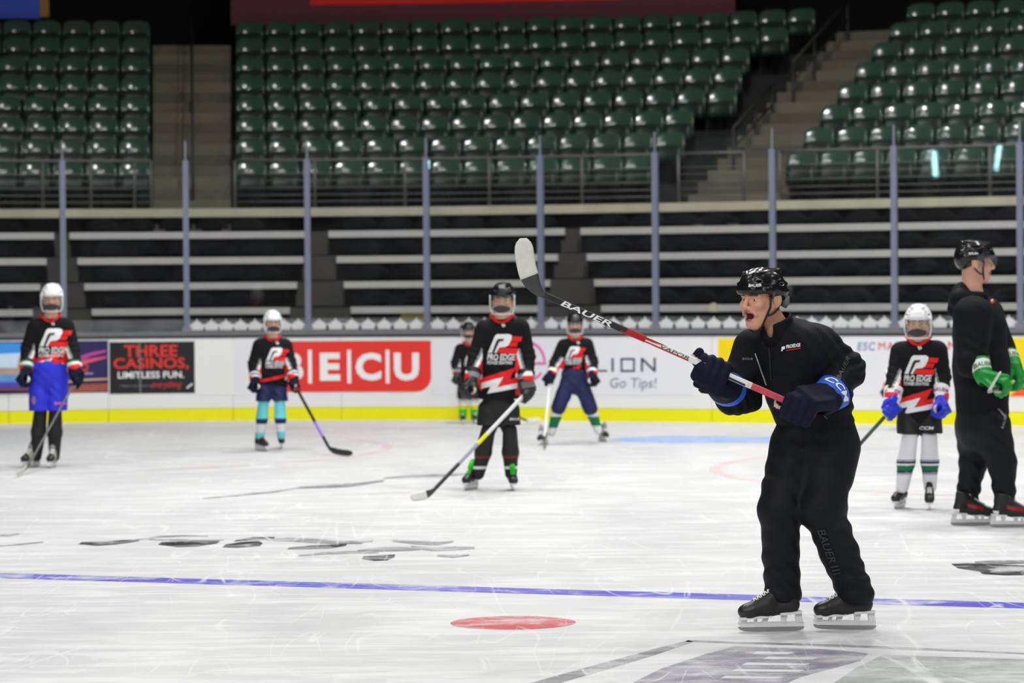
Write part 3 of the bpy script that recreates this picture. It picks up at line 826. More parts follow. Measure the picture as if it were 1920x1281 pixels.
# ================================================================== PEOPLE: smooth-blended solid modelling
def V(*a): return np.array(a, dtype=np.float64)
class Solid:
    """list of blended primitives, meshed with surface nets on a (possibly uneven) grid"""
    def __init__(s): s.p = []
    def _add(s, fn, lo, hi, k, op): s.p.append((fn, np.minimum(lo, hi), np.maximum(lo, hi), k, op)); return s
    def cap(s, a, b, ra, rb, k=.02, op='+', sq=None):
        """round cone a->b; sq=(direction, factor) flattens the section along a direction"""
        a = np.array(a, float); b = np.array(b, float); d = b - a; L2 = max(d @ d, 1e-12)
        R = max(ra, rb)
        n = q = None
        if sq: n = np.array(sq[0], float); n = n / np.linalg.norm(n); q = 1 / sq[1]
        def fn(x, y, z):
            px, py, pz = x - a[0], y - a[1], z - a[2]
            t = np.clip((px * d[0] + py * d[1] + pz * d[2]) / L2, 0, 1)
            ex, ey, ez = px - t * d[0], py - t * d[1], pz - t * d[2]
            w = ex * ex + ey * ey + ez * ez
            if n is not None:
                h = ex * n[0] + ey * n[1] + ez * n[2]
                w = w + h * h * (q * q - 1)
            return np.sqrt(w) - (ra + (rb - ra) * t)
        m = R * max(1, (sq[1] if sq else 1))
        return s._add(fn, np.minimum(a, b) - m, np.maximum(a, b) + m, k, op)
    def ell(s, c, r, Rm=None, k=.02, op='+'):
        c = np.array(c, float); r = np.array(r, float); A = np.eye(3) if Rm is None else np.array(Rm, float)  # columns = axes
        def fn(x, y, z):
            px, py, pz = x - c[0], y - c[1], z - c[2]
            k0 = 0; k1 = 0
            for i in range(3):
                u = (px * A[0, i] + py * A[1, i] + pz * A[2, i]) / r[i]
                k0 = k0 + u * u; k1 = k1 + (u / r[i]) ** 2
            k0 = np.sqrt(k0); k1 = np.sqrt(k1) + 1e-9
            return k0 * (k0 - 1) / k1
        e = np.abs(A) @ r
        return s._add(fn, c - e, c + e, k, op)
    def box(s, c, h, Rm=None, rd=.01, k=.01, op='+'):
        c = np.array(c, float); h = np.array(h, float); A = np.eye(3) if Rm is None else np.array(Rm, float)
        def fn(x, y, z):
            px, py, pz = x - c[0], y - c[1], z - c[2]
            w = 0; mx = None
            for i in range(3):
                u = np.abs(px * A[0, i] + py * A[1, i] + pz * A[2, i]) - (h[i] - rd)
                w = w + np.maximum(u, 0) ** 2
                mx = u if mx is None else np.maximum(mx, u)
            return np.sqrt(w) + np.minimum(mx, 0) - rd
        e = np.abs(A) @ h
        return s._add(fn, c - e, c + e, k, op)
    def folds(s, c, R, dirn, lam, amp, wob=(0, 0, 0)):
        """cloth folds: ripples along dirn that fade out at distance R from c"""
        c = np.array(c, float); d = np.array(dirn, float); d = d / np.linalg.norm(d); w = np.array(wob, float)
        def fn(x, y, z):
            px, py, pz = x - c[0], y - c[1], z - c[2]
            t = px * d[0] + py * d[1] + pz * d[2]
            g = np.exp(-(px * px + py * py + pz * pz) / (R * R) * 1.6)
            return amp * g * np.sin(2 * math.pi * t / lam + 1.7 * np.sin((px * w[0] + py * w[1] + pz * w[2])))
        return s._add(fn, c - R * 1.3, c + R * 1.3, 0, '~')
    def mesh(s, h, axes=None):
        pos = [p for p in s.p if p[4] == '+']
        lo = np.min([p[1] for p in pos], 0) - 3 * h; hi = np.max([p[2] for p in pos], 0) + 3 * h
        if axes is None:
            xs, ys, zs = [np.arange(lo[i], hi[i] + h, h) for i in range(3)]
        else: xs, ys, zs = axes(lo, hi)
        F = np.full((len(xs), len(ys), len(zs)), 1.0, dtype=np.float32)
        ax = (xs, ys, zs)
        for fn, l, u, k, op in s.p:
            mg = k + 4 * h if axes is None else k + .05
            sl = [slice(max(0, np.searchsorted(ax[i], l[i] - mg) - 1), np.searchsorted(ax[i], u[i] + mg) + 1) for i in range(3)]
            x = xs[sl[0]].astype(np.float32)[:, None, None]; y = ys[sl[1]].astype(np.float32)[None, :, None]; z = zs[sl[2]].astype(np.float32)[None, None, :]
            if x.size == 0 or y.size == 0 or z.size == 0: continue
            b = fn(x, y, z); A = F[sl[0], sl[1], sl[2]]
            if op == '~': F[sl[0], sl[1], sl[2]] = A + b; continue
            if op == '-': b = -b
            if k > 1e-6:
                if op == '+': t = np.clip(.5 + .5 * (b - A) / k, 0, 1); r = b + (A - b) * t - k * t * (1 - t)
                else: t = np.clip(.5 - .5 * (b - A) / k, 0, 1); r = b + (A - b) * t + k * t * (1 - t)
            else: r = np.minimum(A, b) if op == '+' else np.maximum(A, b)
            F[sl[0], sl[1], sl[2]] = r
        return nets(F, xs, ys, zs)
def nets(F, xs, ys, zs):
    I = F < 0
    c = [I[i:F.shape[0] - 1 + i, j:F.shape[1] - 1 + j, k:F.shape[2] - 1 + k] for i in (0, 1) for j in (0, 1) for k in (0, 1)]
    al = c[0].copy(); an = c[0].copy()
    for q in c[1:]: al &= q; an |= q
    act = an & ~al
    ci, cj, ck = np.nonzero(act)
    idx = np.full(act.shape, -1, dtype=np.int32); idx[ci, cj, ck] = np.arange(len(ci))
    pos = np.zeros((len(ci), 3)); cnt = np.zeros(len(ci))
    corners = [(i, j, k) for i in (0, 1) for j in (0, 1) for k in (0, 1)]
    for a in range(8):
        for b in range(a + 1, 8):
            A, B = corners[a], corners[b]
            if sum(abs(A[t] - B[t]) for t in range(3)) != 1: continue
            fa = F[ci + A[0], cj + A[1], ck + A[2]]; fb = F[ci + B[0], cj + B[1], ck + B[2]]
            m = (fa < 0) != (fb < 0)
            t = np.where(m, fa / np.where(m, fa - fb, 1), 0)
            for d, (g, ii) in enumerate(((xs, ci), (ys, cj), (zs, ck))):
                pa = g[ii + A[d]]; pb = g[ii + B[d]]
                pos[:, d] += np.where(m, pa + (pb - pa) * t, 0)
            cnt += m
    pos /= np.maximum(cnt, 1)[:, None]
    faces = []
    for d in range(3):
        n0 = [slice(None)] * 3; n1 = [slice(None)] * 3
        n0[d] = slice(0, -1); n1[d] = slice(1, None)
        A = I[tuple(n0)]; B = I[tuple(n1)]
        e = np.nonzero(A != B); ins = A[e]
        i = [e[0], e[1], e[2]]
        o1, o2 = (d + 1) % 3, (d + 2) % 3
        ok = (i[o1] > 0) & (i[o2] > 0) & (i[o1] < F.shape[o1] - 1) & (i[o2] < F.shape[o2] - 1)
        i = [q[ok] for q in i]; ins = ins[ok]
        quad = []
        for s1, s2 in ((-1, -1), (0, -1), (0, 0), (-1, 0)):
            j = [q.copy() for q in i]; j[o1] = j[o1] + s1; j[o2] = j[o2] + s2
            quad.append(idx[j[0], j[1], j[2]])
        Q = np.stack(quad, 1)
        Q[~ins] = Q[~ins][:, ::-1]
        faces.append(Q)
    Fc = np.concatenate(faces)
    return pos, Fc[(Fc >= 0).all(1)]
def face_centers(v, f): return v[f].mean(1)
def smooth_verts(v, f, it=1, w=.5):
    e = np.concatenate([f[:, [0, 1]], f[:, [1, 2]], f[:, [2, 3]], f[:, [3, 0]]])
    for _ in range(it):
        acc = np.zeros_like(v); c = np.zeros(len(v))
        np.add.at(acc, e[:, 0], v[e[:, 1]]); np.add.at(acc, e[:, 1], v[e[:, 0]])
        np.add.at(c, e[:, 0], 1); np.add.at(c, e[:, 1], 1)
        v = v + w * (acc / np.maximum(c, 1)[:, None] - v)
    return v
def basis(fwd, up=(0, 0, 1)):
    """columns fwd, left, up"""
    f = np.array(fwd, float); f /= np.linalg.norm(f)
    l = np.cross(up, f); l /= np.linalg.norm(l)
    return np.stack([f, l, np.cross(f, l)], 1)
def mat4(B, o, sc=1.0):
    M = Matrix.Identity(4)
    for i in range(3):
        for j in range(3): M[i][j] = B[i, j] * sc
        M[i][3] = o[i]
    return M
class Person:
    """authoring aid: pixel positions at this person's own distance become points in the room"""
    def __init__(s, px, py, name='person', label='', d=None):
        g = ice(px, py); s.d = d if d else project(g)[2]
        s.s = FPX / s.d
        s.root = empty('person', ice(px, py) if d is None else at_depth(px, py, d), label, 'person')
        if d is not None: s.root.location.z = 0; ORG[s.root.name] = Vector(s.root.location)
    def P(s, px, py, dd=0.0):
        return np.array(at_depth(px, py, s.d + dd))
    def m(s, px): return px / s.s
def put(name, vf, mats, parent, idx=None): return mk(name, vf[0], vf[1], mats, parent, idx, True)

# ---- decals printed on cloth: plane coordinates -> nearest cloth surface in front of the wearer
class Cloth:
    def __init__(s, v, f):
        s.t = BVHTree.FromPolygons([Vector(p) for p in v], [tuple(int(x) for x in q) for q in f])
    def press(s, o, right, up, fwd, v2, off=.003):
        out = []; ok = []
        r = Vector(right); u = Vector(up); fw = Vector(fwd).normalized(); o = Vector(o)
        for a, b in v2:
            st = o + r * a + u * b + fw * .6
            hit = s.t.ray_cast(st, -fw, 1.5)
            if hit[0] is None: out.append(o + r * a + u * b); ok.append(False)
            else:
                n = hit[1] if hit[1].dot(fw) > 0 else -hit[1]
                out.append(hit[0] + n * off + fw * off * .5); ok.append(True)
        return out, ok
def decal(name, cloth, o, right, up, fwd, shapes, material, parent, maxlen=.02, off=.003):
    v2, f = merge2d(shapes)
    v2, f = subdivide2d(v2, f, maxlen)
    v, ok = cloth.press(o, right, up, fwd, v2, off)
    f = [t for t in f if ok[t[0]] and ok[t[1]] and ok[t[2]] and max((v[t[0]] - v[t[1]]).length, (v[t[1]] - v[t[2]]).length) < maxlen * 4]
    if f: return mk(name, v, f, material, parent, None, False)

# ---- materials of the people
def skin(name, c): return mat(name, c, .5, spec=.35, var=.10, scale=25, bump=.06, bscale=180)
M_skin_a = skin('skin_coach', (0.64, 0.325, 0.215)); M_skin_k = skin('skin_kid', (0.68, 0.40, 0.28)); M_skin_b = skin('skin_tall', (0.66, 0.36, 0.25))
M_lip = mat('lips', (0.42, 0.13, 0.11), .45); M_mouth = mat('mouth_inside', (0.10, 0.015, 0.015), .5); M_teeth = mat('teeth', (0.8, 0.76, 0.68), .3)
M_eye = mat('eye_white', (0.75, 0.72, 0.68), .25, var=.03); M_iris = mat('iris', (0.07, 0.05, 0.04), .2); M_brow = mat('eyebrow', (0.14, 0.08, 0.045), .8)
M_hair = mat('hair_brown', (0.09, 0.06, 0.04), .7, var=.4, scale=90, bump=.4, bscale=200)
M_jacket = mat('jacket_black', (0.0065, 0.0075, 0.0105), .75, spec=.13, var=.2, scale=6, bump=.25, bscale=45)
M_pants = mat('trousers_black', (0.0065, 0.0075, 0.0105), .62, spec=.18, var=.2, scale=6, bump=.3, bscale=30)
M_jersey = mat('jersey_black', (0.008, 0.008, 0.010), .8, spec=.15, var=.2, scale=6, bump=.2, bscale=50)
M_jred = mat('print_red', srgb(226, 22, 22), .6, var=.06); M_jwhite = mat('print_white', (0.80, 0.80, 0.82), .6, var=.04); M_jgrey = mat('print_grey', (0.22, 0.23, 0.25), .6)
M_jdark = mat('print_black', (0.012, 0.012, 0.013), .7)
M_navy = mat('cloth_navy', srgb(24, 34, 78), .7, var=.15, bump=.2); M_blue = mat('cloth_blue', srgb(40, 48, 205), .65, var=.12, bump=.25, bscale=25)
M_teal = mat('sock_teal', srgb(112, 208, 218), .8, var=.05); M_sockw = mat('sock_white', (0.74, 0.74, 0.77), .8, var=.05); M_sockg = mat('sock_green', srgb(10, 112, 66), .8)
M_sockgrey = mat('sock_grey', (0.34, 0.33, 0.40), .8); M_lime = mat('lime_yellow', srgb(226, 224, 20), .7); M_neon = mat('neon_green', srgb(44, 205, 36), .5)
M_hel_k = mat('helmet_black', (0.008, 0.008, 0.010), .2, spec=.42, var=.05); M_hel_w = mat('helmet_white', (0.80, 0.81, 0.83), .22, spec=.5, var=.03)
M_strap = mat('strap_black', (0.010, 0.010, 0.011), .6); M_foam = mat('vent_dark', (0.035, 0.04, 0.045), .6)
M_shield = glass_mat('face_shield', 0.012, (0.985, 0.985, 0.985), 0.03, 0.04)
M_visor = glass_mat('half_visor', 0.05, (0.95, 0.965, 0.97), 0.07, 0.03)
M_boot = mat('boot_black', (0.016, 0.016, 0.016), .5, spec=.35, var=.25, scale=30, bump=.1); M_toe = mat('toe_cap', (0.018, 0.018, 0.019), .35)
M_holder = mat('holder_white', (0.72, 0.73, 0.75), .3, var=.04); M_runner = mat('runner_steel', (0.42, 0.41, 0.40), .3, metal=.8)
M_lace = mat('lace_white', (0.80, 0.80, 0.78), .8); M_bgrey = mat('boot_grey', (0.30, 0.29, 0.26), .6); M_gnavy = mat('glove_navy', srgb(17, 20, 40), .75, spec=.15, var=.15, bump=.2, bscale=60)
M_gblue = mat('glove_blue', srgb(38, 92, 205), .5); M_gblk = mat('glove_black', (0.014, 0.014, 0.015), .55, bump=.15); M_ggreen = mat('glove_green', srgb(0, 135, 45), .5, var=.12, bump=.15)
M_groyal = mat('glove_royal', srgb(26, 44, 190), .55, var=.1, bump=.15); M_gwhite = mat('glove_white', (0.76, 0.76, 0.78), .55); M_gtan = mat('glove_palm', (0.50, 0.44, 0.33), .7)
M_gdkgreen = mat('glove_band_green', srgb(20, 110, 50), .55)
M_magenta = mat('print_magenta', srgb(150, 30, 110), .6)
# ---- head + body -----------------------------------------------------------
def head_prims(So, c, B, k, mouth=0.0, jaw=1.0, wide=1.0):
    w = lambda x, y, z: c + B @ (np.array([x, y * wide, z]) * k)
    E = lambda x, y, z, r, kk=.02, op='+': So.ell(w(x, y, z), np.array(r) * k, B, kk * k, op)
    C = lambda a, b, ra, rb, kk=.02, op='+', sq=None: So.cap(w(*a), w(*b), ra * k, rb * k, kk * k, op, sq)
    dz = -.022 * mouth
    E(-.012, 0, .035, (.098, .076, .086))
    E(.022, 0, -.035 + dz * .4, (.066, .060, .078), .035)
    E(.062, 0, -.098 + dz, (.026 * jaw, .028 * jaw, .021), .03)
    for s in (-1, 1):
        C((-.008, s * .054, -.040), (.056, s * .018, -.100 + dz), .016 * jaw, .015, .03)
        E(.066, s * .043, -.022, (.020, .020, .017), .025)
        C((.083, s * .011, .023), (.067, s * .050, .022), .0105, .0085, .014)
        E(.098, s * .032, .003, (.020, .019, .013), .012, '-')
        C((.073, s * .018, .0095), (.064, s * .046, .0085), .0088, .0072, .005)        # upper lid
        C((.074, s * .018, -.0085), (.064, s * .046, -.0075), .0075, .0062, .005)       # lower lid
        E(.097, s * .0135, -.036, (.012, .0085, .008), .008)                        # nostril wing
        # ear
        E(-.020, s * .082, -.004, (.026, .012, .036), .008)
        E(-.014, s * .096, -.001, (.014, .008, .020), .004, '-')
        E(-.016, s * .078, -.034, (.010, .007, .010), .006)
    C((.086, 0, .020), (.112, 0, -.026), .0085, .0105, .010)
    E(.110, 0, -.031, (.012, .0125, .0105), .008)
    C((.090, -.010, -.044), (.088, .010, -.044), .006, .006, .010)
    if mouth:
        C((.088, -.017, -.054), (.088, .017, -.054), .0075, .0075, .008)
        C((.082, -.016, -.078 + dz), (.082, .016, -.078 + dz), .009, .009, .010)
        E(.094, 0, -.066 + dz * .5, (.034, .021, .012 + .010 * mouth), .006, '-')
        for s in (-1, 1): C((.098, s * .020, -.034), (.078, s * .040, -.070), .006, .005, .012)
    else:
        C((.088, -.018, -.059), (.088, .018, -.059), .0065, .0065, .007)
        C((.086, -.015, -.070), (.086, .015, -.070), .0075, .0075, .007)
    return w
def build_body(per, c, B, k, J, skinmat, mouth=0.0, jaw=1.0, parent=None, fine=.0036, wide=1.0):
    """one continuous figure: head, neck, trunk, arms, legs (J = joints in the room)"""
    So = Solid()
    w = head_prims(So, c, B, k, mouth, jaw, wide)
    So.cap(w(-.034, 0, -.045), J['neck'], .050 * k, .058 * k, .025)
    So.cap(J['neck'], J['chest'], .06 * k, .085 * k, .05)
    So.cap(J['chest'], J['pelvis'], .085 * k, .075 * k, .05)
    for s in 'LR':
        So.cap(J['chest'], J['sh' + s], .07 * k, .05 * k, .03)
        So.cap(J['sh' + s], J['el' + s], .045 * k, .036 * k, .02); So.cap(J['el' + s], J['wr' + s], .036 * k, .028 * k, .02)
        So.ell(J['wr' + s], (.035 * k,) * 3, None, .02)
        hp_ = J['pelvis'] * .78 + J['kn' + s] * .22; So.cap(J['pelvis'], hp_, .06 * k, .052 * k, .03); So.cap(hp_, J['kn' + s], .052 * k, .030 * k, .03); So.cap(J['kn' + s], J['an' + s], .030 * k, .026 * k, .02)
    hl = c - np.array([.125, .125, .165]) * k; hh = c + np.array([.125, .125, .14]) * k
    def axes(lo, hi):
        out = []
        for i in range(3):
            a = np.arange(hl[i], lo[i] - .018, -.018)[::-1]; m = np.arange(hl[i], hh[i], fine * k)[1:]; b = np.arange(hh[i], hi[i] + .036, .018)
            out.append(np.concatenate([a, m, b]))
        return out
    v, f = So.mesh(.018, axes)
    q = ((face_centers(v, f) - c) @ B) / k
    idx = np.zeros(len(f), int)
    dz = -.022 * mouth
    front = q[:, 0] > .060
    brow = front & (np.abs(q[:, 1]) > .012) & (np.abs(q[:, 1]) < .052) & (np.abs(q[:, 2] - (.024 + .05 * (.035 - np.abs(np.abs(q[:, 1]) - .032)) * .4) + .0015) < .0048)
    idx[brow] = 1
    if mouth:
        ry, rz = q[:, 1] / .027, (q[:, 2] - (-.066 + dz * .5)) / (.020 + .012 * mouth)
        rr = ry ** 2 + rz ** 2
        idx[front & (rr < 1.0)] = 2
        idx[front & (rr < .55) & (q[:, 0] < .0905)] = 3
    else:
        idx[(q[:, 0] > .076) & (np.abs(q[:, 1]) < .024) & (np.abs(q[:, 2] + .0645) < .0085)] = 2
    idx[face_centers(v, f)[:, 2] < J['pelvis'][2] + .05] = 4
    body = put('body', (v, f), [skinmat, M_brow, M_lip, M_mouth, M_jdark], parent or per.root, idx)
    for s in (-1, 1):
        m = MB(); m2 = MB()
        ball = w(.0672, s * .0315, .0005)
        vs, fs = uv_ball(12, 8); vs = vs * .0125 * k
        o = mk('eye', ball + vs @ np.eye(3), fs, [M_eye], body, None, True)
        g = w(.0783, s * .0315, .000); vs, fs = uv_ball(10, 6)
        mk('iris', g + (vs * np.array([.0028, .0058, .0058]) * k) @ B.T, fs, [M_iris], body, None, True)
    if mouth:
        vs, fs = uv_ball(12, 6)
        mk('teeth', w(.078, 0, -.079 + dz) + (vs * np.array([.010, .015, .0045]) * k) @ B.T, fs, [M_teeth], body, None, True)
        mk('teeth', w(.080, 0, -.0555) + (vs * np.array([.010, .015, .004]) * k) @ B.T, fs, [M_teeth], body, None, True)
    return body
def uv_ball(n, m):
    v = []; f = []
    for j in range(m + 1):
        t = math.pi * j / m
        for i in range(n):
            a = 2 * math.pi * i / n
            v.append((math.sin(t) * math.cos(a), math.sin(t) * math.sin(a), math.cos(t)))
    for j in range(m):
        for i in range(n):
            i2 = (i + 1) % n; f.append((j * n + i, (j + 1) * n + i, (j + 1) * n + i2, j * n + i2))
    return np.array(v), f
# ---- helmet (head frame: x forward, y left, z up) ---------------------------
def helmet_solid():
    So = Solid()
    So.ell((-.008, 0, .048), (.122, .098, .096))
    So.ell((-.055, 0, .012), (.072, .086, .070), None, .03)
    So.cap((.094, -.042, .046), (.094, .042, .046), .014, .014, .02)
    for s in (-1, 1):
        So.cap((.070, s * .036, .118), (-.075, s * .044, .122), .011, .014, .012)
        So.cap((.090, s * .052, .074), (-.105, s * .060, .060), .008, .010, .010)
        So.cap((.060, s * .082, .040), (-.09, s * .076, .028), .010, .012, .012)
        So.cap((.034, s * .086, .050), (.030, s * .088, .000), .012, .008, .02)        # temple tab
    So.ell((-.008, 0, .040), (.109, .085, .083), None, .004, '-')
    So.ell((-.055, 0, .004), (.058, .073, .066), None, .004, '-')
    So.box((.128, 0, -.073), (.100, .2, .100), None, .02, .004, '-')
    So.box((-.02, 0, -.075), (.050, .2, .085), None, .03, .006, '-')
    So.box((-.1, 0, -.128), (.14, .2, .080), None, .02, .004, '-')
    for s in (-1, 1):
        So.ell((.030, s * .016, .141), (.026, .005, .012), None, .003, '-'); So.ell((-.045, s * .018, .139), (.024, .005, .012), None, .003, '-')
        So.ell((.075, s * .060, .085), (.016, .012, .0045), None, .003, '-'); So.ell((-.02, s * .082, .092), (.030, .012, .005), None, .003, '-')
        So.ell((.045, s * .082, .064), (.024, .012, .0045), None, .003, '-'); So.ell((-.05, s * .088, .064), (.028, .012, .005), None, .003, '-')
    So.cap((.112, -.030, .070), (.112, .030, .070), .0035, .0035, .003, '-')
    return So.mesh(.0042)
HV, HF = helmet_solid()
HELM = {}
def helmet(per, c, B, k, mt, parent=None):
    if mt.name not in HELM: HELM[mt.name] = mesh_data('helmet_shell', HV, HF, mt, None, True)
    return inst('helmet', HELM[mt.name], mat4(B, c, k), parent or per.root)
def hw(c, B, k):
    return lambda x, y, z: c + B @ (np.array([x, y, z]) * k)
def chin_strap(c, B, k, parent, rad=.0042, low=-.128, cup=False):
    w = hw(c, B, k); m = MB()
    for s in (-1, 1):
        m.tube([w(.031, s * .088, .010), w(.028, s * .080, -.035), w(.038, s * .058, -.085), w(.050, s * .028, low + .010), w(.054, 0, low)], rad * k, 6)
        m.tube([w(-.045, s * .082, .0), w(-.020, s * .084, -.045), w(.006, s * .074, -.068), w(.030, s * .066, -.074)], rad * k * .9, 6)
    return m.obj('chin_strap', M_strap, parent, True)
def face_shield(c, B, k, parent, frame_mat=None, vent=M_foam):
    """clear full-face shield with a dark vented chin band"""
    w = hw(c, B, k); NP, NZ = 20, 8
    def pt(s, t, o=0.0):
        ph = math.radians(82) * s; z = .045 - t * .152
        r = 1.0 - .16 * max(0, t - .6) / .4 * (1 if t > .6 else 0)
        return w((-.005 + (.136 + o) * math.cos(ph) * r), (.108 + o) * math.sin(ph) * r, z)
    v = []; f = []
    for o in (0, .0025):
        for j in range(NZ + 1):
            for i in range(NP + 1): v.append(pt(-1 + 2 * i / NP, j / NZ, o))
    W = NP + 1; H = W * (NZ + 1)
    for j in range(NZ):
        for i in range(NP):
            a = j * W + i; f.append((a, a + 1, a + W + 1, a + W)); f.append((H + a, H + a + W, H + a + W + 1, H + a + 1))
    sh = mk('face_shield', v, f, M_shield, parent, None, True)
    v = []; f = []
    for o in (.003, .010):
        for j in range(3):
            for i in range(13):
                s = -1 + 2 * i / 12
                v.append(pt(s * .46, .73 + (.07 + .12 * (1 - s * s)) * (j - 1), o))
    for j in range(2):
        for i in range(12):
            a = j * 13 + i; f.append((39 + a, 39 + a + 13, 39 + a + 14, 39 + a + 1)); f.append((a, a + 1, a + 14, a + 13))
    ring_ = [0 * 13 + i for i in range(13)] + [13 * j + 12 for j in (1, 2)] + [26 + i for i in range(11, -1, -1)] + [13]
    for i in range(len(ring_)):
        a, b = ring_[i], ring_[(i + 1) % len(ring_)]; f.append((a, b, 39 + b, 39 + a))
    mk('chin_vent', v, f, vent, parent, None, True)
    m = MB()
    for s in (-1, 1):
        m.tube([pt(s * .78, t / 8, .002) for t in range(0, 9)] , .0055 * k, 6)
    m.tube([pt(-.78 + 1.56 * i / 10, 1.0, .002) for i in range(11)], .0055 * k, 6)
    m.obj('shield_frame', frame_mat or M_hel_w, parent, True)
    m = MB()
    m.tube([w(-.05, .088, .02), w(-.015, .095, -.04), w(.03, .090, -.085)], .005 * k, 6); m.tube([w(-.05, -.088, .02), w(-.015, -.095, -.04), w(.03, -.090, -.085)], .005 * k, 6)
    m.obj('side_strap', M_strap, parent, True)
    return sh
# ---- skates -----------------------------------------------------------------
def boot_solid():
    So = Solid()
    So.cap((-.050, 0, .118), (.060, 0, .104), .036, .037, .02); So.cap((.060, 0, .104), (.140, 0, .094), .038, .036, .02)
    So.ell((.150, 0, .093), (.046, .041, .036), None, .015)
    So.cap((-.044, 0, .130), (-.030, 0, .225), .040, .042, .025, '+', ((0, 1, 0), .86))
    So.cap((-.012, 0, .190), (.105, 0, .116), .036, .030, .03)
    So.box((.0, 0, .31), (.2, .2, .08), basis((1, 0, -.12)), .005, .004, '-')
    So.box((.05, 0, .012), (.3, .2, .057), basis((1, 0, -.09)), .002, .004, '-')
    return So.mesh(.0048)
BV, BF = boot_solid()
def skate_set(name, boot, toe, lace, holder=M_holder, tongue=None, accent=None, low=False):
    c = face_centers(BV, BF); idx = np.zeros(len(BF), int)
    idx[c[:, 0] > .128] = 1
    if accent is not None:
        idx[(c[:, 0] < .11) & (c[:, 0] > -.0) & (np.abs(c[:, 2] - (.135 - .22 * (c[:, 0] - .03))) < .012) & (np.abs(c[:, 1]) > .022)] = 2
        idx[(c[:, 0] < -.055) & (c[:, 2] < .115)] = 3
    b = mesh_data(name + '_boot', BV, BF, [boot, toe, accent or boot, M_gwhite], idx, True)
    m = MB()
    def slab(pts, hy, taper=1.0):
        n = len(pts)
        m.add([(x, -hy, z) for x, z in pts] + [(x, hy, z) for x, z in pts], [tuple(range(n)), tuple(range(n, 2 * n))[::-1]] + [(i, n + i, n + (i + 1) % n, (i + 1) % n) for i in range(n)])
    slab([(-.110, .034), (-.104, .022), (.180, .022), (.196, .036), (.190, .044), (-.104, .044)], .0085)      # spine
    slab([(-.106, .040), (-.074, .040), (-.066, .088), (-.096, .088)], .011); slab([(-.026, .040), (-.006, .040), (-.002, .084), (-.034, .084)], .011)
    slab([(.062, .040), (.084, .040), (.078, .072), (.052, .074)], .011); slab([(.110, .040), (.122, .040), (.118, .070), (.104, .070)], .011); slab([(.158, .040), (.194, .040), (.182, .066), (.150, .068)], .011)
    slab([(-.098, .082), (.004, .074), (.004, .086), (-.098, .094)], .026); slab([(.044, .066), (.186, .056), (.186, .068), (.044, .078)], .028)
    h = m.data(name + '_holder', holder)
    m = MB()
    slab([(-.112, .022), (-.108, .010), (-.090, .002), (-.05, .0), (.12, .0), (.165, .003), (.188, .010), (.197, .024)], .0016)
    r = m.data(name + '_runner', M_runner)
    m = MB()
    T = BVHTree.FromPolygons([Vector(p) for p in BV], [tuple(int(x) for x in q) for q in BF])
    def top(x, y, lift=.003):
        o = Vector((x + .25, y, .13 + .9 * 0 + .30)); d = Vector((-.62, 0, -.78))
        o = Vector((x, y, .12)) - d * .3
        hit = T.ray_cast(o, d)
        return (hit[0] - d * lift) if hit[0] else Vector((x, y, .15))
    for i in range(7):
        x = .105 - i * .024
        for s in (-1, 1):
            m.tube([top(x, -.020 * s), top(x - .006, -.007 * s, .006), top(x - .013, .010 * s, .006), top(x - .018, .020 * s)], .0034, 6)
    l = m.data(name + '_laces', lace, True)
    m = MB()
    if low: m.tube([top(.0, 0, -.012), Vector((-.006, 0, .205)), Vector((-.006, 0, .222))], [.026, .028, .022], 10)
    else: m.tube([top(.0, 0, .0), (Vector((.008, 0, .240))), Vector((.018, 0, .258))], [.028, .028, .022], 10)
    t = m.data(name + '_tongue', tongue or boot, True)
    return b, h, r, l, t
SK = {}
def skate(per, foot, fwd, k, style, tilt=0.0, lean=0.0):
    """foot = ice point under the ankle"""
    B = basis((fwd[0], fwd[1], tilt))
    if lean: B = np.array(Matrix.Rotation(lean, 3, Vector(B[:, 0]))) @ B
    M = mat4(B, foot, k)
    b, h, r, l, t = SK[style]
    o = inst('skate', b, M, per.root)
    for nm, me in (('blade_holder', h), ('blade_runner', r), ('laces', l), ('tongue', t)):
        c = bpy.data.objects.new(nm, me); link(c, o)          # same frame as the boot
    return o
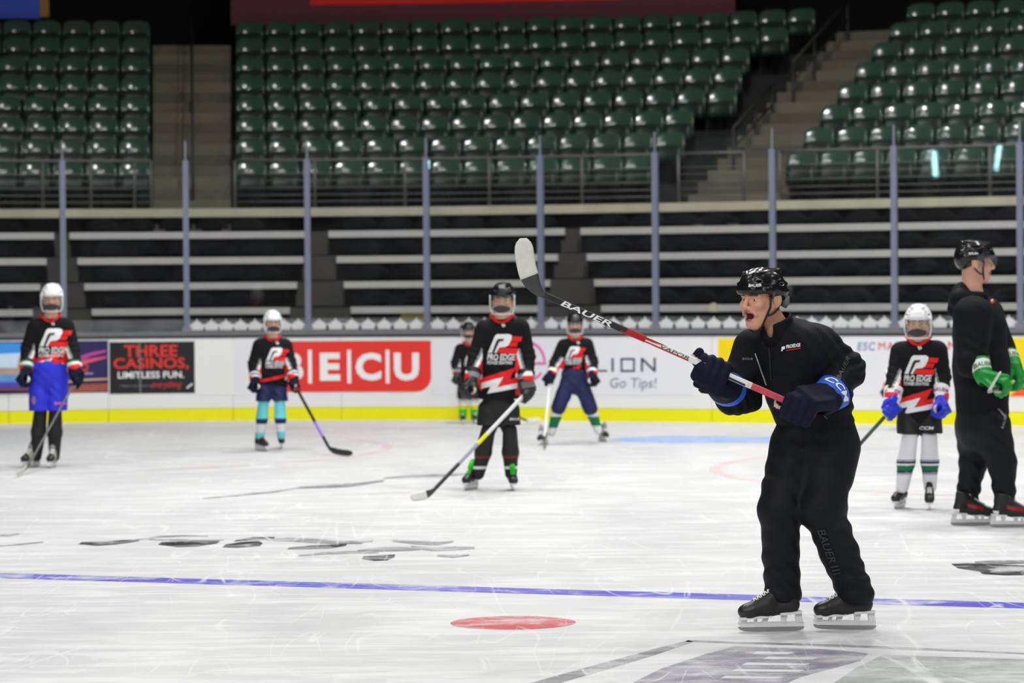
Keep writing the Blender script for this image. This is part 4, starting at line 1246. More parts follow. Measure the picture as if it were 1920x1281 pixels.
# ---- gloves -----------------------------------------------------------------
def glove(per, wrist, grip, axis, back, k, gm, cuff_m, elbow, palm=M_gtan, letters=None, letter_m=None, band=None, cuff_len=.10, thumb=1, open_=0.0):
    """padded glove closed round an axis through grip; back = direction of the back of the hand; cuff towards elbow"""
    A = np.array(axis, float); A /= np.linalg.norm(A)
    W, G = np.array(wrist, float), np.array(grip, float)
    e2 = G - W; e2 = e2 - A * (e2 @ A); e2 /= np.linalg.norm(e2)
    b = np.array(back, float); b = b - A * (b @ A) - e2 * (b @ e2); b /= np.linalg.norm(b)
    So = Solid()
    def ring(th, r): return b * math.cos(th) * r + e2 * math.sin(th) * r
    for i in range(4):
        o = G + A * (i - 1.5) * .0265 * k
        r0 = (.040, .043, .042, .037)[i] * k
        # outer pad rolls of each finger: three segments that wrap the shaft
        ths = [math.radians(a) for a in (8, 62, 118, 178)]
        P = [o + ring(t, r0) for t in ths]
        for j in range(3):
            So.cap(P[j] * .93 + P[j + 1] * .07, P[j] * .07 + P[j + 1] * .93, (.0195, .0185, .0165)[j] * k, (.019, .0175, .015)[j] * k, .004 * k)
        So.cap(W + A * (i - 1.5) * .020 * k + b * .020 * k, P[0], .021 * k, .0175 * k, .006 * k)
    kb = G + ring(math.radians(8), .040 * k); mid = (W + kb) / 2 + b * .012 * k
    hd = kb - W; hl_ = np.linalg.norm(hd); hd = hd / hl_; pb = np.cross(hd, A); pb /= np.linalg.norm(pb); pa = np.cross(pb, hd)
    So.box(mid, (hl_ * .46, .054 * k, .024 * k), np.stack([hd, pa, pb], 1), .012 * k, .008 * k)
    So.cap(W - A * .025 * k, W + A * .025 * k, .036 * k, .036 * k, .02 * k)
    So.cap(W, G - e2 * .012 * k - b * .006 * k, .034 * k, .026 * k, .02 * k)
    # thumb leaves the side of the palm and closes against the fingers
    t0 = W + A * thumb * .040 * k + e2 * .01 * k - b * .005 * k; t1 = G + A * thumb * .064 * k - e2 * .004 * k - b * .022 * k; t2 = G + A * thumb * .060 * k + e2 * .032 * k - b * .034 * k
    So.cap(t0, t1, .022 * k, .0185 * k, .008 * k); So.cap(t1, t2, .0175 * k, .0145 * k, .004 * k)
    v, f = So.mesh(.0042 * k)
    c = face_centers(v, f) - G
    idx = np.zeros(len(f), int)
    idx[(c @ b < -.012 * k) & (np.hypot(c @ b, c @ e2) < .031 * k)] = 1
    g = put('glove', (v, f), [gm, palm], per.root, idx)
    # cuff: flared tube with an open end round the sleeve
    d = np.array(elbow, float) - W; d /= np.linalg.norm(d)
    Sc = Solid()
    c0 = W - d * .012 * k; c1 = W + d * cuff_len * k
    Sc.cap(c0, c1, .054 * k, .066 * k, .01, '+', (b, .88)); Sc.cap(c0 - d * .03, c1 + d * .08 * k, .040 * k, .058 * k, .003, '-', (b, .88))
    Sc.box(c1 + d * .10 * k, (.2, .2, .10 * k), basis_z(d), .002, .003, '-')
    v, f = Sc.mesh(.0045 * k)
    t = ((face_centers(v, f) - W) @ d) / (cuff_len * k)
    idx = np.zeros(len(f), int)
    if band:
        for a0, a1, i in band[1]: idx[(t > a0) & (t < a1)] = i
    cf = put('cuff', (v, f), [cuff_m] + (band[0] if band else []), g, idx)
    if letters:
        cl = Cloth(v, f)
        ax = A if (A @ np.array([1, 0, -.4])) > 0 else -A
        n = b if not isinstance(letters, tuple) else np.array(letters[1], float)
        s_, n = (letters if not isinstance(letters, tuple) else letters[0]), n - d * (n @ d)
        n = n / np.linalg.norm(n)
        upv = -d if (-d)[2] > 0 else d
        rt = np.cross(upv, n); rt /= np.linalg.norm(rt)
        hgt = .026 * k
        decal('lettering', cl, W + d * (.52 * cuff_len) * k, rt, upv, n, [text_rect(s_, -.052 * k, .052 * k, -hgt / 2 - .002, hgt / 2 - .002, bold=.02, shear=.2)], letter_m or M_jwhite, cf, .012, .0022)
    return g
def basis_z(d):
    d = np.array(d, float); d /= np.linalg.norm(d)
    x = np.cross(d, (0, 0, 1) if abs(d[2]) < .9 else (1, 0, 0)); x /= np.linalg.norm(x)
    return np.stack([x, np.cross(d, x), d], 1)
# ---- sticks -----------------------------------------------------------------
def stick(label, butt, heel, toe, bands, blade_m, tape_m=None, tape_t=.35, w=.030, th=.021, bl_h=.072, name='hockey_stick', bow=.02, knob=None, face=None):
    """butt, heel, toe: room points; bands: [(t0,t1,material)] from butt to heel"""
    butt, heel, toe = [np.array(p, float) for p in (butt, heel, toe)]
    ax = (heel - butt) / np.linalg.norm(heel - butt)
    td = toe - heel; td /= np.linalg.norm(td)
    nrm = np.cross(ax, td); nrm /= np.linalg.norm(nrm)          # face normal of blade
    if face is not None and nrm @ np.array(face) < 0: nrm = -nrm
    wd = np.cross(nrm, ax)                                       # wide direction of the shaft, in the blade plane
    o = empty(name, Vector((butt + heel) / 2) - Vector((0, 0, abs(butt[2] - heel[2]) / 2)), label, 'hockey stick')
    ts = sorted({0.0, 1.0} | {t for b in bands for t in b[:2]})
    sec = [(w / 2 * a, th / 2 * b) for a, b in ((-1, -.6), (-.75, -1), (.75, -1), (1, -.6), (1, .6), (.75, 1), (-.75, 1), (-1, .6))]
    mats = [bands[0][2]]; v = []; f = []; ix = []
    end = heel - ax * .10
    for t in ts:
        p = butt + (end - butt) * t
        v += [p + wd * a + nrm * b for a, b in sec]
    for i in range(len(ts) - 1):
        mm = next((b[2] for b in bands if b[0] <= ts[i] + 1e-6 and b[1] >= ts[i + 1] - 1e-6), mats[0])
        if mm not in mats: mats.append(mm)
        for j in range(8):
            j2 = (j + 1) % 8; f.append((8 * i + j, 8 * i + 8 + j, 8 * i + 8 + j2, 8 * i + j2)); ix.append(mats.index(mm))
    f.append(tuple(range(8))); ix.append(0)
    sh = mk('shaft', v, f, mats, o, ix)
    # blade: sections along a curve that leaves the shaft and sweeps to the toe
    N = 22; v = []; f = []; ix = []; C = []
    p0, p1, p2 = end, heel, toe
    L = np.linalg.norm(toe - heel)
    for i in range(N + 1):
        t = i / N
        p = (1 - t) ** 2 * p0 + 2 * t * (1 - t) * p1 + t * t * p2
        tg = 2 * (1 - t) * (p1 - p0) + 2 * t * (p2 - p1); tg /= np.linalg.norm(tg)
        hd = np.cross(nrm, tg); 
        hh = w + (bl_h - w) * min(1, t / .45) ** 1.1
        if t > .86: hh *= math.sqrt(max(.02, 1 - ((t - .86) / .15) ** 2))
        thk = th + (.008 - th) * min(1, t / .5)
        p = p + nrm * bow * (t ** 2)
        for a, b in ((-1, -.5), (-.7, -1), (.7, -1), (1, -.5), (1, .5), (.7, 1), (-.7, 1), (-1, .5)):
            v.append(p + hd * a * hh / 2 + nrm * b * thk / 2)
        C.append(t)
    for i in range(N):
        for j in range(8):
            j2 = (j + 1) % 8; f.append((8 * i + j, 8 * i + 8 + j, 8 * i + 8 + j2, 8 * i + j2)); ix.append(1 if (tape_m and C[i] >= tape_t) else 0)
    f += [tuple(range(8)), tuple(range(8 * N, 8 * N + 8))[::-1]]; ix += [0, 1 if tape_m else 0]
    if tape_m:
        vv = np.array(v); k0 = next(i for i, c in enumerate(C) if c >= tape_t); mk('blade', v[:8 * k0 + 8], [q for q in f if max(q) < 8 * k0 + 8] , [blade_m], o, None, True)
        k0 = next(i for i, c in enumerate(C) if c >= tape_t)
        vt = vv[8 * k0:].reshape(-1, 8, 3); cen = vt.mean(1, keepdims=True); vt = cen + (vt - cen) * 1.06
        ft = []
        for i in range(len(vt) - 1):
            for j in range(8):
                j2 = (j + 1) % 8; ft.append((8 * i + j, 8 * i + 8 + j, 8 * i + 8 + j2, 8 * i + j2))
        ft += [tuple(range(8)), tuple(range(8 * (len(vt) - 1), 8 * len(vt)))[::-1]]
        mk('blade_tape', vt.reshape(-1, 3), ft, [tape_m], o, None, True)
    else: mk('blade', v, f, [blade_m], o, None, True)
    return o, dict(butt=butt, heel=heel, ax=ax, wd=wd, nrm=nrm, end=end)
def shaft_text(o, g, s, t0, t1, h, m, side=1, bold=.02, shear=.15, off=.0012, th=.021, flip=False):
    """lettering along the shaft between fractions t0..t1"""
    L = np.linalg.norm(g['end'] - g['butt'])
    v2, f = text_rect(s, 0, 1, -h / 2, h / 2, bold=bold, shear=shear)
    out = []
    for a, b in v2:
        t = t0 + (t1 - t0) * a
        out.append(g['butt'] + (g['end'] - g['butt']) * t + g['wd'] * b * (-1 if flip else 1) + g['nrm'] * side * (th / 2 + off))
    return mk('lettering', out, f, m, o)
SK['coach'] = skate_set('coach_skate', M_boot, M_toe, M_lace, low=True)
SK['tall'] = skate_set('tall_skate', M_boot, M_toe, mat('lace_grey', (.55, .55, .55), .8), accent=mat('boot_red', srgb(150, 26, 22), .4), low=True)
SK['plain'] = skate_set('plain_skate', M_boot, M_toe, M_lace)
SK['grey'] = skate_set('grey_skate', M_bgrey, M_toe, M_lace, tongue=M_bgrey)
SK['green'] = skate_set('green_skate', M_boot, M_toe, M_neon, tongue=M_neon, accent=None)
SK['redlace'] = skate_set('dark_skate', M_boot, M_toe, mat('lace_red', srgb(130, 22, 26), .7), tongue=mat('tongue_red', srgb(130, 22, 26), .7))

# ================================================================== THE COACH
co = Person(1510, 1182, label='coach in black jacket, black helmet and trousers, shouting and pointing a stick')
P, mm = co.P, co.m
F = V(-.62, -.78, 0); LAT = V(.78, -.62, 0)
hc = P(1427, 560, -.20); HB = basis((-.73, -.68, -.08), (.03, 0, 1)); hk = 1.03
J = dict(neck=P(1464, 632, -.13), chest=P(1485, 680, -.10), pelvis=P(1530, 805, .0), shR=P(1412, 655, -.02), shL=P(1532, 652, -.22),
         elR=P(1378, 738, -.10), elL=P(1590, 700, -.16), wrR=P(1352, 716, -.32), wrL=P(1556, 742, -.36),
         knR=P(1462, 955, -.12), knL=P(1543, 955, -.16), anR=P(1468, 1120, 0), anL=P(1604, 1118, 0))
build_body(co, hc, HB, hk, J, M_skin_a, mouth=.55, jaw=.95, fine=.0031)
hel = helmet(co, hc, HB, hk * .99, M_hel_k)
chin_strap(hc, HB, hk, hel, .0052, -.150)
hwld = np.array([Vector(mat4(HB, hc, hk * .99) @ Vector(p)) for p in HV])
hcl = Cloth(hwld, HF)
w_ = hw(hc, HB, hk)
decal('lettering', hcl, w_(.09, .050, .068), -V(*(HB @ np.array([.55, -.83, 0]))), HB[:, 2], HB @ np.array([.83, .55, 0]), [text_rect('BAUER', -.030, .030, -.0065, .0065, bold=.03, shear=.1)], M_jwhite, hel, .01, .002)
ear_pad = MB(); ear_pad.tube([w_(-.085, .075, .005), w_(-.085, .072, -.03), w_(-.080, .064, -.045)], [.016, .018, .012], 8); ear_pad.obj('neck_pad', mat('pad_grey', (.12, .13, .15), .4), hel, True)
So = Solid()      # short hair below the helmet
So.ell(w_(-.050, 0, -.005), np.array((.056, .070, .050)) * hk, HB, .01); So.ell(w_(.06, 0, -.04), np.array((.085, .2, .12)) * hk, HB, .004, '-')
So.ell(w_(-.04, 0, -.03), np.array((.052, .066, .075)) * hk, HB, .004, '-')
put('hair', So.mesh(.004), [M_hair], co.root)
# red undershirt
So = Solid(); So.cap(P(1464, 642, -.135), P(1472, 672, -.12), .066, .075, .03)
put('shirt', So.mesh(.006), [mat('shirt_red', srgb(200, 62, 72), .8, var=.1)], co.root)
# jacket
So = Solid()
sq = (F, .70)
So.cap(P(1531, 800, .0), P(1517, 735, -.05), mm(76), mm(84), .03, '+', sq)
So.cap(P(1517, 735, -.05), P(1483, 672, -.12), mm(84), mm(76), .04, '+', sq)
So.cap(P(1483, 672, -.12), P(1466, 645, -.14), mm(72), mm(40), .05, '+', sq)
So.cap(J['shR'] + V(.01, 0, -.0), J['shL'], mm(36), mm(40), .06)
So.box(P(1531, 905, 0), (.4, .4, mm(66)), None, .01, .02, '-')
So.cap(J['shL'], P(1584, 694, -.17), mm(42), mm(36), .03); So.cap(P(1586, 694, -.17), P(1566, 730, -.31), mm(35), mm(25), .03)
So.cap(J['shR'], P(1379, 738, -.10), mm(38), mm(33), .03); So.cap(P(1379, 738, -.10), P(1366, 728, -.26), mm(33), mm(26), .03)
So.cap(P(1405, 748, -.06), P(1372, 748, -.12), mm(26), mm(30), .03)
# neck opening, V down to the zip
nk = P(1462, 628, -.145)
So.cap(P(1470, 660, -.12), P(1452, 600, -.165), .066, .070, .006, '-')
So.cap(nk + F * .05, P(1453, 655, -.155) + F * .16, .046, .030, .012, '-')
# folds: elbows, waist, armpit
So.folds(P(1590, 695, -.2), .17, (-.6, 0, .8), .055, .0065, (25, 12, 9)); So.folds(P(1380, 735, -.15), .15, (.7, .1, .7), .05, .006, (18, 22, 9))
So.folds(P(1520, 775, -.12), .24, (.25, 0, 1), .075, .007, (22, 8, 14)); So.folds(P(1555, 665, -.28), .16, (.8, 0, .6), .06, .005, (14, 20, 12))
So.folds(P(1450, 720, -.2), .22, (.55, 0, -.83), .085, .0055, (18, 9, 14)); So.folds(P(1590, 760, -.02), .2, (.1, 0, 1), .06, .006, (16, 14, 7))
jv, jf = So.mesh(.0062)
jacket = put('jacket', (jv, jf), [M_jacket], co.root)
So = Solid()      # stand-up collar, open at the front
So.cap(P(1472, 655, -.125), P(1453, 604, -.165), .088, .084, .01); So.cap(P(1474, 662, -.12), P(1449, 590, -.172), .074, .073, .004, '-')
cb = basis(P(1453, 604, -.165) - P(1472, 655, -.125))
So.box(P(1448, 586, -.165), (.028, .2, .2), cb, .004, .004, '-'); So.box(P(1484, 686, -.11), (.03, .2, .2), cb, .004, .004, '-')
So.cap(nk + F * .11 + V(0, 0, .10), nk + F * .10 - V(0, 0, .10), .030, .022, .006, '-')
put('collar', So.mesh(.0045), [M_jacket], jacket)
cl = Cloth(jv, jf)
toC = V(0, -1, 0); RX = V(1, 0, 0); UZ = V(0, 0, 1)
def cdec(name, px, py, shapes, m, wdir=0.0, off=.0035, maxlen=.015):
    c, s = math.cos(wdir), math.sin(wdir)
    decal(name, cl, P(px, py, -.2), V(c, 0, s), V(-s, 0, c), toC, shapes, m, jacket, maxlen, off)
cdec('lettering', 1480, 649, [text_rect('PROEDGE', -.020, .046, -.008, .008, bold=.03, shear=.2)], M_jwhite, .16)
cdec('logo', 1466, 654, [poly2d([(-.008, -.010), (-.002, .010), (.012, .010), (.010, -.002), (.0, -.004), (-.002, -.010)])], M_jwhite, .16)
cdec('underline', 1480, 655, [poly2d([(-.020, -.0025), (.046, -.0025), (.047, .001), (-.019, .001)])], M_jred, .16)
cdec('lettering', 1404, 674, [text_rect('EVOLVE', -.025, .025, -.005, .005, bold=.02, shear=.2)], M_jgrey, 0)
cdec('zipper', 1428, 694, [poly2d([(-.026, .076), (-.021, .077), (.029, -.070), (.024, -.072)])], mat('zip_silver', (.55, .55, .57), .35, metal=.4), 0)
cdec('front_seam', 1443, 665, [poly2d([(-.002, .03), (.002, .03), (.004, -.12), (.0, -.12)])], mat('seam_dim', (.03, .03, .033), .6), .05)
cdec('lettering', 1576, 690, [text_rect('BAUER', -.060, .060, -.010, .010, bold=.02, shear=.2)], mat('print_dim', (.045, .047, .052), .5), 1.05)
MB().tube([P(1542, 770, -.32), P(1547, 782, -.325), P(1551, 786, -.325), P(1549, 775, -.32)], .0022, 6).obj('zip_pull', M_jgrey, jacket, True)
MB().tube([P(1311, 729, -.36), P(1316, 734, -.36), P(1324, 737, -.35), P(1335, 738, -.33)], [.008, .009, .004, .002], 8).obj('cord_toggle', M_strap, jacket, True)
# trousers
So = Solid()
So.cap(P(1531, 800, 0), P(1530, 835, 0), mm(74), mm(72), .03, '+', (F, .80))
So.cap(P(1497, 835, .0), P(1463, 952, -.10), mm(54), mm(41), .04); So.cap(P(1463, 952, -.10), P(1464, 1040, -.03), mm(40), mm(33), .03); So.cap(P(1464, 1040, -.03), P(1468, 1114, .0), mm(33), mm(35), .03)
So.cap(P(1560, 838, -.03), P(1541, 950, -.14), mm(54), mm(43), .04); So.cap(P(1541, 950, -.14), P(1575, 1040, -.05), mm(41), mm(35), .03); So.cap(P(1575, 1040, -.05), P(1605, 1114, .0), mm(34), mm(34), .03)
So.box(P(1468, 1160, 0), (mm(60), .3, mm(33)), None, .01, .008, '-'); So.box(P(1606, 1162, 0), (mm(60), .3, mm(33)), basis((.96, 0, -.2)), .01, .008, '-')
for (x, y, dx, dz, lam, a) in ((1465, 1085, .35, 1, .085, .007), (1600, 1085, -.5, 1, .075, .0075), (1450, 915, .6, .75, .13, .006), (1560, 900, .8, .6, .15, .007), (1500, 850, -.5, .8, .12, .005), (1480, 985, .5, 1, .09, .005), (1565, 985, -.5, 1, .08, .0065)):
    So.folds(P(x, y, -.08), .17, (dx, .2, dz), lam, a, (22, 14, 9))
pv, pf = So.mesh(.0065)
tr = put('trousers', (pv, pf), [M_pants], co.root)
cl2 = Cloth(pv, pf)
ang = math.atan2(-(1088 - 985), (1580 - 1540))
decal('lettering', cl2, P(1556, 1035, -.2), V(math.cos(ang), 0, math.sin(ang)), V(-math.sin(ang), 0, math.cos(ang)), toC, [text_rect('lllBAUER'[3:], -.115, .06, -.017, .017, bold=.015, shear=.2)] + [poly2d([(x, -.017), (x + .008, -.017), (x + .012, .017), (x + .004, .017)]) for x in (.075, .092, .109)], mat('print_dim2', (.030, .032, .036), .45), tr, .012, .0035)
skate(co, ice(1463, 1184), (-1, -.10), 1.03, 'coach'); skate(co, ice(1600, 1181), (-1, -.16), 1.0, 'coach', .035)
# stick, pointed up to the left and towards the camera
gL, gR = P(1500, 762, -.42), P(1336, 694, -.40)
dirS = (gR - gL) / np.linalg.norm(gR - gL)
butt = gL - dirS * .10
heel = P(984, 537, -.50); toe = P(981, 446, -.52)
butt = P(1530, 777, -.42)
M_tape_w = mat('tape_white', (.66, .65, .60), .8, var=.12, scale=30, bump=.3); M_carbon = mat('carbon', (.045, .045, .047), .45, var=.4, scale=60)
M_tape_p = mat('tape_pink', srgb(196, 72, 86), .75, var=.25, scale=60, bump=.3); M_sh_w = mat('shaft_white', (.74, .74, .76), .3); M_sh_r = mat('shaft_red', srgb(170, 24, 32), .3); M_sh_k = mat('shaft_black', (.014, .014, .015), .3)
st, sg = stick('long hockey stick with white taped blade raised by the shouting coach', butt, heel, toe, [(0, .24, M_tape_p), (.24, .255, M_tape_w), (.255, .50, M_sh_w), (.50, .63, M_sh_w), (.63, .70, M_sh_r), (.70, 1.0, M_sh_k)], M_carbon, M_tape_w, .50, w=.030, th=.024, bl_h=.082, bow=-.03)
side = 1 if sg['nrm'] @ toC > 0 else -1
flip = (sg['wd'][2] < 0)
shaft_text(st, sg, 'REUAB'[::-1], 1.0 - .06, .755, .026, M_jwhite, side, .02, .2, flip=flip, th=.024)
shaft_text(st, sg, 'VAPOR', .575, .47, .016, M_ink_k, side, .0, .2, flip=flip, th=.024)
def shaft_poly(pts, m, name):
    out = [sg['butt'] + (sg['end'] - sg['butt']) * t + sg['wd'] * (b * (-1 if flip else 1)) + sg['nrm'] * side * .0135 for t, b in pts]
    mk(name, out, poly2d(pts)[1], m, st)
shaft_poly([(.70, .013), (.70, -.002), (.60, .002), (.55, .012)], M_sh_r, 'red_flash')
shaft_poly([(.47, -.012), (.47, -.006), (.72, -.006), (.72, -.012)], M_sh_r, 'red_edge')
shaft_poly([(.26, -.013), (.26, -.004), (.32, -.002), (.43, .012), (.45, .012), (.34, -.006), (.44, -.008), (.44, -.012)], M_sh_k, 'black_flash')
# gloves
glove(co, P(1352, 722, -.31), P(1334, 697, -.40), dirS, V(-.45, -.9, -.1), 1.42, M_gnavy, M_gnavy, P(1380, 740, -.12), thumb=1, cuff_len=.07, band=([M_gblue], [(.55, 1.2, 1)]))
glove(co, P(1546, 748, -.36), P(1498, 764, -.42), dirS, V(.15, -.95, .25), 1.38, M_gnavy, M_gnavy, P(1588, 716, -.22), thumb=1, cuff_len=.075, band=([M_gblue], [(.15, .8, 1)]), letters=('CCM', V(0, -1, .1)), letter_m=M_jwhite)
# ================================================================== THE TALL COACH AT THE RIGHT
tc = Person(1850, 986, label='tall man in black hooded top, black helmet with clear visor and green gloves')
P, mm = tc.P, tc.m
F = V(.97, .24, 0)
hc = P(1829, 492, 0); HB = basis((.99, .10, -.03)); hk = 1.10
J = dict(neck=P(1822, 548), chest=P(1836, 610), pelvis=P(1840, 770), shR=P(1824, 592, -.19), shL=P(1846, 592, .19), elR=P(1822, 680, -.28), elL=P(1876, 655, .22),
         wrR=P(1843, 702, -.33), wrL=P(1898, 678, .12), knR=P(1878, 870, -.10), knL=P(1826, 872, .10), anR=P(1884, 955, -.10), anL=P(1814, 950, .10))
build_body(tc, hc, HB, hk, J, M_skin_b, jaw=1.18)
hel = helmet(tc, hc, HB, hk * 1.0, M_hel_k); chin_strap(hc, HB, hk, hel, .005, -.125)
w_ = hw(hc, HB, hk)
v = []; f = []
NPH = 18
for o_ in (0, .003):
    for j in range(4):
        for i in range(NPH + 1):
            ph = math.radians(95) * (-1 + 2 * i / NPH); t = j / 3
            v.append(w_(-.004 + (.136 + o_) * math.cos(ph), (.104 + o_) * math.sin(ph), .048 - t * (.078 - .016 * math.cos(ph) ** 2)))
W = NPH + 1; H = 4 * W
for j in range(3):
    for i in range(NPH):
        a = j * W + i; f.append((a, a + 1, a + W + 1, a + W)); f.append((H + a, H + a + W, H + a + W + 1, H + a + 1))
mk('visor', v, f, M_visor, hel, None, True)
hwld = np.array([Vector(mat4(HB, hc, hk * 1.0) @ Vector(p)) for p in HV]); hcl = Cloth(hwld, HF)
decal('lettering', hcl, w_(-.03, -.09, .052), V(1, .24, 0), UZ, V(.24, -1, 0), [text_rect('BAUER', -.038, .022, -.007, .007, bold=.03, shear=.1)], M_jwhite, hel, .01, .002)
So = Solid(); So.ell(w_(-.055, 0, -.005), np.array((.055, .068, .060)) * hk, HB, .01); So.ell(w_(.06, 0, -.04), np.array((.095, .2, .12)) * hk, HB, .004, '-'); So.ell(w_(-.04, 0, -.04), np.array((.050, .062, .080)) * hk, HB, .004, '-')
put('hair', So.mesh(.005), [M_hair], tc.root)
So = Solid(); sq = (F, .82)
So.cap(P(1842, 770), P(1840, 690), mm(58), mm(62), .03, '+', sq); So.cap(P(1840, 690), P(1836, 615), mm(62), mm(58), .04, '+', sq); So.cap(P(1836, 615), P(1824, 575), mm(56), mm(34), .05, '+', sq)
So.cap(J['shR'], J['shL'], mm(34), mm(34), .05)
So.box(P(1842, 850), (.5, .5, mm(56)), None, .01, .02, '-')
So.cap(J['shR'], J['elR'], mm(37), mm(29), .03); So.cap(J['elR'], P(1836, 690, -.31), mm(28), mm(18), .03)
So.cap(J['shL'], J['elL'], mm(36), mm(28), .03); So.cap(J['elL'], P(1890, 668, .15), mm(27), mm(18), .03)
So.cap(P(1824, 585), P(1828, 520), mm(21), mm(24), .006, '-')
So.folds(P(1830, 675, -.25), .2, (.3, 0, 1), .09, .007, (20, 8, 11)); So.folds(P(1850, 740, -.1), .25, (.4, 0, 1), .12, .006, (16, 8, 11))
jv, jf = So.mesh(.0075); top = put('hooded_top', (jv, jf), [M_jacket], tc.root)
So = Solid()   # hood bunched behind the neck
So.cap(P(1800, 562, -.1), P(1800, 562, .1), mm(20), mm(20), .03); So.cap(P(1800, 560, -.1), P(1845, 556, -.10), mm(15), mm(9), .03); So.cap(P(1800, 560, .1), P(1845, 556, .10), mm(15), mm(9), .03)
So.cap(P(1792, 580, 0), P(1806, 550, 0), mm(16), mm(22), .03)
So.cap(P(1824, 585), P(1828, 520), mm(20), mm(23), .006, '-')
put('hood', So.mesh(.0065), [M_jacket], top)
cl = Cloth(jv, jf)
decal('logo', cl, P(1864, 566, -.2), V(1, 0, .35), V(-.35, 0, 1), toC, [poly2d([(-.016, -.009), (.016, -.009), (.018, .009), (-.014, .009)])], M_jred, top, .01); decal('logo', cl, P(1865, 564, -.2), V(1, 0, .35), V(-.35, 0, 1), toC, [poly2d([(-.012, -.002), (.016, -.002), (.018, .007), (-.010, .007)])], M_jwhite, top, .01, .0045)
for pts in ([(1848, 658), (1850, 670), (1851, 682)], [(1850, 658), (1855, 670), (1856, 684)]):
    MB().tube([P(x, y, -.30) for x, y in pts], .003, 6).obj('drawstring', M_jgrey, top, True)
So = Solid()
So.cap(P(1840, 760), P(1840, 800), mm(54), mm(54), .03, '+', (F, .85))
So.cap(P(1826, 800, .10), P(1824, 872, .10), mm(36), mm(25), .04); So.cap(P(1824, 872, .10), P(1811, 948, .10), mm(24), mm(21), .03)
So.cap(P(1856, 800, -.10), P(1879, 868, -.10), mm(40), mm(27), .04); So.cap(P(1879, 868, -.10), P(1885, 950, -.10), mm(26), mm(19), .03)
So.box(P(1812, 975, .1), (.25, .1, mm(25)), None, .01, .008, '-'); So.box(P(1885, 980, -.1), (.25, .1, mm(25)), None, .01, .008, '-')
for (x, y, dd) in ((1820, 925, .1), (1884, 925, -.1), (1865, 830, -.15), (1826, 850, .05)): So.folds(P(x, y, dd), .18, (.5, .2, 1), .09, .007, (20, 12, 9))
tv, tf = So.mesh(.0078); tro = put('trousers', (tv, tf), [M_pants], tc.root)
cl = Cloth(tv, tf)
decal('pocket_trim', cl, P(1873, 768, -.2), V(1, 0, -1.25), V(1.25, 0, 1), toC, [poly2d([(-.045, -.004), (.045, -.004), (.045, .004), (-.045, .004)])], M_jgrey, tro, .02); decal('lettering', cl, P(1882, 790, -.2), V(.35, 0, .93), V(-.93, 0, .35), toC, [text_rect('BAUER', -.05, .05, -.010, .010, bold=.01)], M_jgrey, tro, .012)
skate(tc, ice(1812, 985.5), (1, .05), .98, 'tall'); skate(tc, ice(1886, 989), (1, .05), .98, 'tall')
# his stick, pointing at the camera, seen almost end-on
butt, hl = P(1906, 714, .16), P(1852, 735, -.95)
st, sg = stick('hockey stick with white blade tip held across by the green gloves', butt, hl, P(1880, 702, -1.06), [(0, .2, M_tape_w), (.2, .5, mat('shaft_yellow', srgb(190, 170, 30), .4)), (.5, 1, M_sh_k)], mat('blade_grey', (.25, .25, .26), .4), M_tape_w, .45, bl_h=.06)
dS = (hl - butt) / np.linalg.norm(hl - butt); tS = P(1850, 727, -.44)
gr = np.array(butt) + dS * ((np.array(tS) - butt) @ dS)
gr2 = np.array(butt) + dS * .10
bd = ([M_gwhite], [(.30, .85, 1)])
glove(tc, P(1845, 706, -.37), gr, dS, V(-.5, -.6, .4), 1.2, M_ggreen, M_ggreen, P(1834, 676, -.31), thumb=1, cuff_len=.10, band=bd, letters=('BAUER', V(.1, -1, .3)), letter_m=M_ggreen)
glove(tc, P(1900, 686, .10), gr2, dS, V(.8, -.3, .2), 1.2, M_ggreen, M_ggreen, P(1884, 655, .2), thumb=1, cuff_len=.085, band=bd, letters=('BAUER', V(.1, -1, .1)), letter_m=M_ggreen)

# ================================================================== YOUNG PLAYERS
LOGO_S = 257.4
def lg(pts, cx=1715, cy=690): return [((x - cx) / LOGO_S, (cy - y) / LOGO_S) for x, y in pts]
LP = lg([(1691.6, 702), (1700, 683), (1705, 671), (1709, 667.5), (1731, 667.5), (1736, 670), (1736, 676), (1730, 688), (1725, 691), (1713, 692), (1708, 702)])
LSLOT = lg([(1711, 676.5), (1722, 676), (1720.5, 680), (1713.5, 681), (1703.5, 702.2), (1699.5, 702.2), (1707.5, 681)])
LE = [lg(q) for q in ([(1738, 671.5), (1755, 672.5), (1752, 681.5), (1735, 681)], [(1734, 682.3), (1747.5, 682.5), (1744, 691), (1729, 690.6)], [(1713, 692.2), (1748, 694), (1744, 705), (1710.5, 702)])]
k5 = lambda pts: lg([(x / 8.54 + 1650, y / 8.54 + 670) for x, y in pts])
LRED = k5([(290, 725), (825, 560), (735, 735), (880, 710), (850, 795), (545, 860), (645, 698), (295, 795)])
LWHT = k5([(290, 797), (645, 700), (545, 862), (850, 797), (845, 880), (385, 962), (440, 852), (290, 885)])
